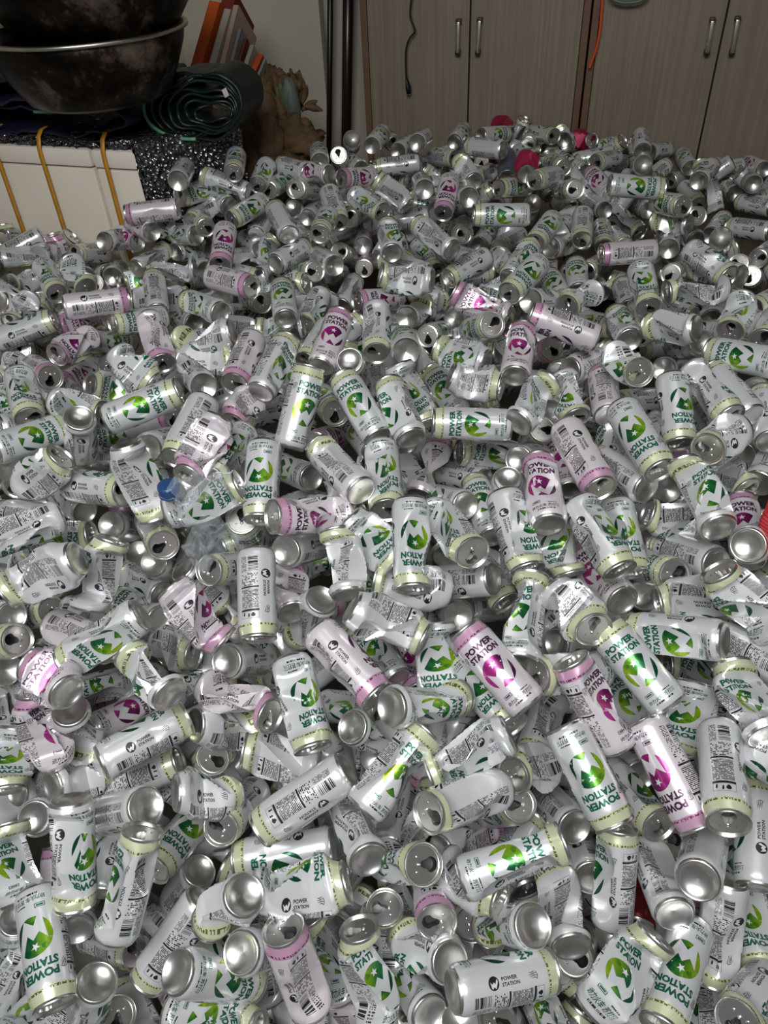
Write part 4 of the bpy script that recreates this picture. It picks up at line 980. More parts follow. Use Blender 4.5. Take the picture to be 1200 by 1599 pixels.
3538 11928 7776 96 -956 -279 -66 72 g 2 0 217|crushed lime-banded can, emblem facing out, lid at five o'clock, seven tenths across, four tenths down
-2842 7279 4406 -84 -763 641 -132 100 g 0 0 283|intact lime-banded can, emblem facing out, mouth at seven o'clock, three tenths across, seven tenths down
-6567 12517 8117 377 -904 -200 -97 90 g 1 0 283|dented lime-banded can, emblem facing out, lid at six o'clock, at left edge, four tenths down
2755 13057 8137 258 937 236 -86 90 p 1 0 122|dented pink-banded can, emblem facing out, lid at twelve o'clock, seven tenths across, three tenths down
-1380 9619 6598 347 742 -573 -114 100 g 0 88 284|intact lime-banded can, small black logo, base at nine o'clock, four tenths across, five tenths down
-2585 13538 8031 -179 -974 -137 153 100 p 0 88 350|intact pink-banded can, small black logo, mouth at seven o'clock, three tenths across, four tenths down
1577 5981 4258 219 -416 883 -17 97 g 1 0 350|dented lime-banded can, emblem facing out, mouth at three o'clock, seven tenths across, eight tenths down
4326 3768 1422 472 818 -327 -99 90 g 1 0 19|dented lime-banded can, emblem facing out, lid at twelve o'clock, nine tenths across, at bottom edge
-3484 14539 8137 -961 199 -190 66 82 g 3 138 193|flattened lime-banded can, fine print, base at three o'clock, three tenths across, three tenths down
-6119 4195 1910 126 733 -669 -50 90 g 1 0 132|dented lime-banded can, emblem facing out, lid at one o'clock, at left edge, at bottom edge
-6947 11581 6018 -882 429 -194 86 93 g 0 138 18|intact lime-banded can, fine print, lid at nine o'clock, at left edge, five tenths down
-8130 16740 7399 957 190 222 -109 100 g 0 88 30|intact lime-banded can, small black logo, lid at two o'clock, at left edge, three tenths down
3786 7184 5001 -307 939 -157 -122 90 g 1 0 96|dented lime-banded can, emblem facing out, lid at eleven o'clock, eight tenths across, seven tenths down
-3852 8882 5047 829 -516 216 165 66 g 3 138 69|flattened lime-banded can, fine print, lid at four o'clock, two tenths across, six tenths down
-5458 11738 7642 -334 369 -867 31 97 g 1 88 258|dented lime-banded can, small black logo, base at twelve o'clock, one tenth across, four tenths down
5100 6640 4864 -293 -949 119 -161 93 g 0 88 76|intact lime-banded can, small black logo, lid at six o'clock, nine tenths across, seven tenths down
4413 12661 7351 139 984 108 117 93 p 0 138 225|intact pink-banded can, fine print, lid at twelve o'clock, eight tenths across, four tenths down
-4457 14394 8144 307 -892 -332 134 90 p 1 138 309|dented pink-banded can, fine print, lid at five o'clock, two tenths across, three tenths down
1512 14575 6400 -391 846 362 -120 93 g 0 0 178|intact lime-banded can, emblem facing out, lid at eleven o'clock, six tenths across, four tenths down
-4352 4187 1706 -571 765 -297 87 90 g 1 188 45|dented lime-banded can, plain side, lid at eleven o'clock, two tenths across, at bottom edge
794 16336 8305 -987 104 121 116 82 g 3 88 23|flattened lime-banded can, small black logo, lid at nine o'clock, five tenths across, three tenths down
-4672 8033 4301 696 638 -329 -68 93 p 0 20 106|intact pink-banded can, emblem facing out, lid at two o'clock, two tenths across, seven tenths down
64 14272 8151 -46 -975 -219 179 97 g 1 88 148|dented lime-banded can, small black logo, mouth at six o'clock, five tenths across, three tenths down
-2479 14039 6501 -702 -659 270 121 90 g 1 88 177|dented lime-banded can, small black logo, lid at nine o'clock, three tenths across, four tenths down
2335 7001 4800 -441 -896 52 126 90 g 1 138 110|dented lime-banded can, fine print, lid at seven o'clock, seven tenths across, seven tenths down
2515 4421 2953 -273 -508 817 -88 100 g 0 0 274|intact lime-banded can, emblem facing out, mouth at six o'clock, eight tenths across, nine tenths down
-5872 14988 6746 -632 -498 594 -165 82 g 3 0 305|flattened lime-banded can, emblem facing out, mouth at nine o'clock, one tenth across, four tenths down
-2354 4595 2167 -370 675 638 131 66 g 3 138 204|flattened lime-banded can, fine print, lid at eleven o'clock, three tenths across, nine tenths down
-5352 8504 4486 -709 -557 432 -122 90 g 1 -15 347|dented lime-banded can, emblem facing out, lid at nine o'clock, one tenth across, seven tenths down
-6199 11878 6111 -692 712 -120 156 97 g 1 88 336|dented lime-banded can, small black logo, base at four o'clock, one tenth across, five tenths down
1075 5966 3465 751 543 -376 -154 90 p 1 88 254|dented pink-banded can, small black logo, lid at two o'clock, six tenths across, eight tenths down
4911 9502 6793 -952 198 232 129 78 g 2 88 9|crushed lime-banded can, small black logo, lid at nine o'clock, nine tenths across, five tenths down
-5569 17096 7298 -760 -614 214 -158 93 g 0 0 76|intact lime-banded can, emblem facing out, lid at nine o'clock, two tenths across, three tenths down
921 4961 3602 7 -809 588 -82 97 g 1 0 269|dented lime-banded can, emblem facing out, mouth at six o'clock, six tenths across, nine tenths down
-4881 8092 6378 836 -534 127 160 90 p 1 138 196|dented pink-banded can, fine print, lid at four o'clock, one tenth across, six tenths down
325 13268 6443 -359 932 45 154 90 g 2 88 339|crushed lime-banded can, small black logo, base at five o'clock, five tenths across, four tenths down
7621 16506 8188 379 -915 -134 -122 90 g 1 88 254|dented lime-banded can, small black logo, lid at four o'clock, nine tenths across, three tenths down
4810 5311 6301 -303 626 -718 164 90 g 1 50 295|dented lime-banded can, emblem sideways, lid at nine o'clock, at right edge, seven tenths down
-4014 10195 6642 401 -866 298 89 100 g 0 188 289|intact lime-banded can, plain side, mouth at five o'clock, two tenths across, five tenths down
5716 8443 7246 610 607 -509 -134 100 g 0 88 18|intact lime-banded can, small black logo, base at eight o'clock, at right edge, five tenths down
1221 11216 6079 -372 788 -490 -149 100 g 0 0 106|intact lime-banded can, emblem facing out, base at three o'clock, six tenths across, five tenths down
-4824 13916 6463 799 -407 443 154 100 p 0 188 244|intact pink-banded can, plain side, mouth at two o'clock, two tenths across, four tenths down
1703 9398 5865 417 -893 -167 159 90 g 1 138 227|dented lime-banded can, fine print, lid at five o'clock, six tenths across, six tenths down
7971 16731 7851 -478 861 -173 113 90 g 1 88 132|dented lime-banded can, small black logo, lid at nine o'clock, nine tenths across, three tenths down
-1754 12212 6253 -565 763 -314 -137 100 g 0 0 57|intact lime-banded can, emblem facing out, base at four o'clock, four tenths across, five tenths down
3444 19859 8315 -998 37 43 -161 100 g 0 0 212|intact lime-banded can, emblem facing out, lid at nine o'clock, seven tenths across, two tenths down
4640 12405 8131 54 -975 214 -1 90 g 2 -40 31|crushed lime-banded can, emblem sideways, mouth at four o'clock, eight tenths across, four tenths down
6683 19191 7404 -1000 -9 -11 65 100 p 0 138 241|intact pink-banded can, fine print, lid at nine o'clock, eight tenths across, two tenths down
5252 8110 4619 -992 79 93 -129 77 g 2 0 288|crushed lime-banded can, emblem facing out, lid at nine o'clock, nine tenths across, seven tenths down
-262 8547 4962 -498 865 58 -110 90 g 1 0 240|dented lime-banded can, emblem facing out, lid at eleven o'clock, five tenths across, six tenths down
7415 12055 6371 737 654 -173 164 97 g 1 138 22|dented lime-banded can, fine print, base at eight o'clock, at right edge, four tenths down
-2366 9973 6681 32 -507 861 112 100 g 0 0 152|intact lime-banded can, emblem facing out, mouth at eleven o'clock, three tenths across, five tenths down
3430 16287 8184 -636 -752 -173 -129 93 g 0 0 188|intact lime-banded can, emblem facing out, lid at seven o'clock, seven tenths across, three tenths down
-2172 16558 7193 -1000 -21 -24 -154 76 g 2 0 109|crushed lime-banded can, emblem facing out, lid at nine o'clock, four tenths across, three tenths down
5868 15489 8165 -89 -961 -261 -69 90 g 1 0 199|dented lime-banded can, emblem facing out, lid at six o'clock, eight tenths across, three tenths down
7121 20682 8559 992 -83 -97 -17 100 g 0 0 245|intact lime-banded can, emblem facing out, lid at three o'clock, eight tenths across, two tenths down
-6980 17465 7157 -986 -108 -126 -157 81 p 2 0 71|crushed pink-banded can, emblem facing out, lid at nine o'clock, one tenth across, three tenths down
7271 14003 8151 -522 -818 -241 -97 72 g 2 0 12|crushed lime-banded can, emblem facing out, lid at seven o'clock, at right edge, three tenths down
4072 10258 7292 -395 903 -169 83 90 g 1 138 178|dented lime-banded can, fine print, lid at ten o'clock, eight tenths across, five tenths down
-1281 15793 7128 -392 -901 -187 97 90 g 1 138 223|dented lime-banded can, fine print, lid at seven o'clock, four tenths across, three tenths down
-746 7890 4349 801 -436 411 -52 90 g 1 0 45|dented lime-banded can, emblem facing out, lid at three o'clock, five tenths across, seven tenths down
-3220 17034 8164 789 -612 46 -168 93 p 0 138 332|intact pink-banded can, fine print, lid at three o'clock, three tenths across, three tenths down
2376 11438 5979 69 436 -897 7 100 g 0 88 173|intact lime-banded can, small black logo, base at twelve o'clock, seven tenths across, five tenths down
3709 6917 4030 -78 858 -508 149 100 g 0 88 348|intact lime-banded can, small black logo, base at five o'clock, eight tenths across, seven tenths down
3865 5802 3338 273 -479 835 -33 100 g 0 0 193|intact lime-banded can, emblem facing out, mouth at three o'clock, eight tenths across, eight tenths down
4416 14079 7170 840 522 -150 -172 72 p 2 138 262|crushed pink-banded can, fine print, lid at three o'clock, eight tenths across, four tenths down
-5268 5544 2776 -259 831 -491 -66 90 g 2 0 278|crushed lime-banded can, emblem facing out, base at six o'clock, one tenth across, nine tenths down
900 19385 7292 -864 485 134 120 97 g 1 88 178|dented lime-banded can, small black logo, base at four o'clock, five tenths across, three tenths down
2593 19669 6791 979 134 156 -114 97 g 0 88 141|intact lime-banded can, small black logo, lid at two o'clock, six tenths across, three tenths down
-3583 19430 7327 956 -255 -145 -166 93 g 0 138 240|intact lime-banded can, fine print, lid at three o'clock, three tenths across, three tenths down
301 8552 4614 208 -977 39 -79 90 p 1 0 7|dented pink-banded can, emblem facing out, lid at five o'clock, five tenths across, six tenths down
-6841 16016 7318 -314 -937 151 -152 90 p 2 0 101|crushed pink-banded can, emblem facing out, mouth at eight o'clock, one tenth across, three tenths down
-6077 7129 3810 506 659 -557 179 66 g 3 138 222|flattened lime-banded can, fine print, lid at two o'clock, one tenth across, eight tenths down
-5894 21695 8291 -999 -34 -39 10 100 p 0 188 189|intact pink-banded can, plain side, lid at nine o'clock, two tenths across, two tenths down
-7136 8476 3960 -386 919 80 -163 90 g 1 88 53|dented lime-banded can, small black logo, lid at twelve o'clock, at left edge, seven tenths down
3505 17219 8151 505 828 245 -62 90 g 1 0 73|dented lime-banded can, emblem facing out, lid at one o'clock, seven tenths across, three tenths down
-2236 18966 7216 955 -264 133 -22 90 g 2 0 12|crushed lime-banded can, emblem facing out, mouth at three o'clock, four tenths across, three tenths down
-1648 8883 6302 -64 966 252 -173 66 p 3 88 266|flattened pink-banded can, small black logo, lid at twelve o'clock, four tenths across, six tenths down
-6914 13048 7138 707 619 -341 -25 90 g 1 0 246|dented lime-banded can, emblem facing out, lid at three o'clock, at left edge, four tenths down
-5303 19967 7282 -995 -62 -73 63 90 g 2 138 139|crushed lime-banded can, fine print, lid at nine o'clock, two tenths across, three tenths down
4745 9356 5290 562 625 -541 -49 100 g 0 0 344|intact lime-banded can, emblem facing out, base at eight o'clock, nine tenths across, six tenths down
1651 18883 8219 -550 815 183 82 97 g 1 138 136|dented lime-banded can, fine print, base at four o'clock, six tenths across, two tenths down
4404 15087 8155 -734 -679 -10 155 72 g 2 68 110|crushed lime-banded can, small black logo, lid at eight o'clock, eight tenths across, three tenths down
-7084 9647 5300 -677 533 -508 -138 100 p 0 0 327|intact pink-banded can, emblem facing out, base at three o'clock, at left edge, six tenths down
-7730 13946 7048 452 -875 -173 -92 72 g 2 0 29|crushed lime-banded can, emblem facing out, lid at five o'clock, at left edge, four tenths down
7243 16930 6880 772 -582 -253 -116 66 g 3 88 141|flattened lime-banded can, small black logo, lid at four o'clock, nine tenths across, three tenths down
2540 19216 7242 -818 -551 -165 127 93 g 0 88 0|intact lime-banded can, small black logo, lid at eight o'clock, six tenths across, three tenths down
-3864 16579 7801 -710 702 -57 -143 90 g 1 0 8|dented lime-banded can, emblem facing out, lid at ten o'clock, three tenths across, three tenths down
185 18625 6758 -846 -482 226 -158 93 p 0 0 125|intact pink-banded can, emblem facing out, lid at nine o'clock, five tenths across, three tenths down
-4035 23131 8467 -913 266 311 117 97 g 1 88 261|dented lime-banded can, small black logo, lid at ten o'clock, three tenths across, two tenths down
429 9447 5054 194 979 -63 -82 90 g 1 0 125|dented lime-banded can, emblem facing out, lid at twelve o'clock, five tenths across, six tenths down
4421 13201 6365 117 544 -831 104 100 g 0 0 177|intact lime-banded can, emblem facing out, base at one o'clock, eight tenths across, four tenths down
-8289 15630 6982 -325 -937 131 120 66 g 3 88 173|flattened lime-banded can, small black logo, lid at eight o'clock, at left edge, four tenths down
-3552 5652 2909 -480 37 -876 68 97 g 1 138 22|dented lime-banded can, fine print, base at one o'clock, two tenths across, nine tenths down
-2042 16749 7722 -107 982 157 -89 93 g 0 0 33|intact lime-banded can, emblem facing out, lid at twelve o'clock, four tenths across, three tenths down
1095 22563 7379 -997 -52 -61 12 97 g 1 188 107|dented lime-banded can, plain side, lid at nine o'clock, five tenths across, two tenths down
-2724 9817 5995 -400 -676 619 65 100 g 0 138 196|intact lime-banded can, fine print, mouth at nine o'clock, three tenths across, six tenths down
-3647 19096 8200 -51 -940 -338 -109 93 p 0 0 25|intact pink-banded can, emblem facing out, lid at six o'clock, three tenths across, two tenths down
3327 8683 4806 767 408 -495 -132 93 g 0 88 331|intact lime-banded can, small black logo, lid at three o'clock, eight tenths across, six tenths down
5436 15171 7437 73 995 -73 -92 97 g 1 -30 307|dented lime-banded can, emblem sideways, base at five o'clock, eight tenths across, three tenths down
-1452 17468 7162 -311 -941 -131 149 90 g 1 88 202|dented lime-banded can, small black logo, lid at seven o'clock, four tenths across, three tenths down
722 22065 8309 -714 455 532 74 82 g 2 138 263|crushed lime-banded can, fine print, lid at ten o'clock, five tenths across, two tenths down
-2520 8767 4524 717 -585 380 167 90 g 1 138 267|dented lime-banded can, fine print, lid at four o'clock, three tenths across, seven tenths down
-5449 18551 7308 -184 936 299 139 93 g 0 138 3|intact lime-banded can, fine print, lid at twelve o'clock, two tenths across, three tenths down
6739 14651 7191 5 846 -533 85 100 g 0 88 340|intact lime-banded can, small black logo, base at three o'clock, nine tenths across, three tenths down
2888 11949 6444 461 724 -513 -112 100 g 0 88 17|intact lime-banded can, small black logo, base at nine o'clock, seven tenths across, four tenths down
-1012 13239 7118 252 -926 280 -60 100 g 0 0 135|intact lime-banded can, emblem facing out, mouth at five o'clock, four tenths across, four tenths down
5799 12559 6162 268 -961 -68 -48 93 p 0 0 303|intact pink-banded can, emblem facing out, lid at five o'clock, nine tenths across, four tenths down
4311 11650 6765 361 923 131 -162 90 g 1 73 299|dented lime-banded can, small black logo, lid at twelve o'clock, eight tenths across, four tenths down
-4583 9692 5203 -744 633 -216 -119 90 g 1 0 267|dented lime-banded can, emblem facing out, lid at ten o'clock, two tenths across, six tenths down
-2872 9929 4796 252 -965 69 80 90 g 1 188 48|dented lime-banded can, plain side, lid at six o'clock, three tenths across, six tenths down
3436 13697 6189 -132 729 -672 75 100 g 0 88 292|intact lime-banded can, small black logo, base at two o'clock, seven tenths across, four tenths down
4496 17570 7250 -80 993 87 -121 93 g 0 0 345|intact lime-banded can, emblem facing out, lid at eleven o'clock, seven tenths across, three tenths down
3861 5467 2483 352 932 89 125 90 r 1 138 295|dark red can lying deep in a dark gap between lime-banded cans near the bottom
-7212 15416 6392 -874 437 -214 122 66 g 3 88 249|flattened lime-banded can, small black logo, lid at nine o'clock, one tenth across, four tenths down
11351 22442 6542 -584 798 -144 110 93 g 0 88 91|intact lime-banded can, small black logo, lid at nine o'clock, at right edge, two tenths down
3659 12152 6041 53 986 160 -105 93 p 0 0 199|intact pink-banded can, emblem facing out, lid at twelve o'clock, seven tenths across, five tenths down
-6951 17869 8168 471 -834 -286 -78 72 g 2 0 173|crushed lime-banded can, emblem facing out, lid at five o'clock, one tenth across, three tenths down
-3643 10559 5558 -38 -992 121 107 90 g 1 138 313|dented lime-banded can, fine print, lid at seven o'clock, three tenths across, five tenths down
-8003 18665 7789 455 -863 -221 -82 90 g 1 0 123|dented lime-banded can, emblem facing out, lid at five o'clock, one tenth across, three tenths down
-8587 17776 7420 -163 -979 -120 133 72 g 2 88 147|crushed lime-banded can, small black logo, lid at seven o'clock, at left edge, three tenths down
-461 13738 7558 47 693 -720 -66 100 g 0 138 94|intact lime-banded can, fine print, base at eleven o'clock, five tenths across, four tenths down
-2088 19900 7559 535 845 -25 -119 93 g 0 88 175|intact lime-banded can, small black logo, lid at two o'clock, four tenths across, two tenths down
2270 14777 7808 185 -835 518 7 100 g 0 0 205|intact lime-banded can, emblem facing out, mouth at two o'clock, six tenths across, three tenths down
-5923 13960 6162 -582 -704 408 -157 93 g 0 0 165|intact lime-banded can, emblem facing out, lid at nine o'clock, one tenth across, four tenths down
-4702 10471 5080 -735 659 -162 154 90 g 1 88 114|dented lime-banded can, small black logo, lid at ten o'clock, two tenths across, six tenths down
3830 15887 6470 196 -762 617 -75 100 p 0 88 197|intact pink-banded can, small black logo, mouth at two o'clock, seven tenths across, three tenths down
-3556 19496 6174 599 706 -378 -14 90 g 1 0 222|dented lime-banded can, emblem facing out, lid at three o'clock, three tenths across, three tenths down
-6741 9980 4900 803 -331 495 -33 100 g 0 0 60|intact lime-banded can, emblem facing out, mouth at three o'clock, at left edge, six tenths down
3242 13039 6155 9 -672 741 -44 100 g 0 88 209|intact lime-banded can, small black logo, mouth at one o'clock, seven tenths across, four tenths down
-6640 5435 1868 -356 -5 -934 167 100 g 0 0 254|intact lime-banded can, emblem facing out, base at twelve o'clock, at left edge, nine tenths down
47 21346 8289 594 -795 -128 -36 90 g 1 0 37|dented lime-banded can, emblem facing out, lid at four o'clock, five tenths across, two tenths down
-3438 22679 7845 -647 -755 -110 -152 93 g 0 0 222|intact lime-banded can, emblem facing out, lid at eight o'clock, three tenths across, two tenths down
2200 21513 8308 -225 -903 -365 -102 93 p 0 0 159|intact pink-banded can, emblem facing out, lid at six o'clock, six tenths across, two tenths down
1087 26216 7807 -998 -44 -51 109 100 g 0 88 335|intact lime-banded can, small black logo, lid at nine o'clock, five tenths across, two tenths down
-6675 8672 4470 -665 700 -259 -98 90 g 1 0 140|dented lime-banded can, emblem facing out, lid at eleven o'clock, at left edge, seven tenths down
527 18930 8213 -42 983 179 -57 90 g 1 -40 113|dented lime-banded can, emblem sideways, lid at twelve o'clock, five tenths across, two tenths down
1637 12435 5696 -611 720 -329 127 93 g 0 88 254|intact lime-banded can, small black logo, lid at nine o'clock, six tenths across, five tenths down
-893 21595 8178 203 -918 -342 147 93 g 0 138 312|intact lime-banded can, fine print, lid at five o'clock, four tenths across, two tenths down
4626 19974 7792 -517 -844 -144 -122 93 g 0 0 31|intact lime-banded can, emblem facing out, lid at seven o'clock, seven tenths across, two tenths down
-7302 15010 7242 591 -775 223 169 100 p 0 138 254|intact pink-banded can, fine print, mouth at four o'clock, one tenth across, four tenths down
-2262 20521 8236 -320 921 222 60 93 g 0 188 38|intact lime-banded can, plain side, lid at eleven o'clock, four tenths across, two tenths down
"""
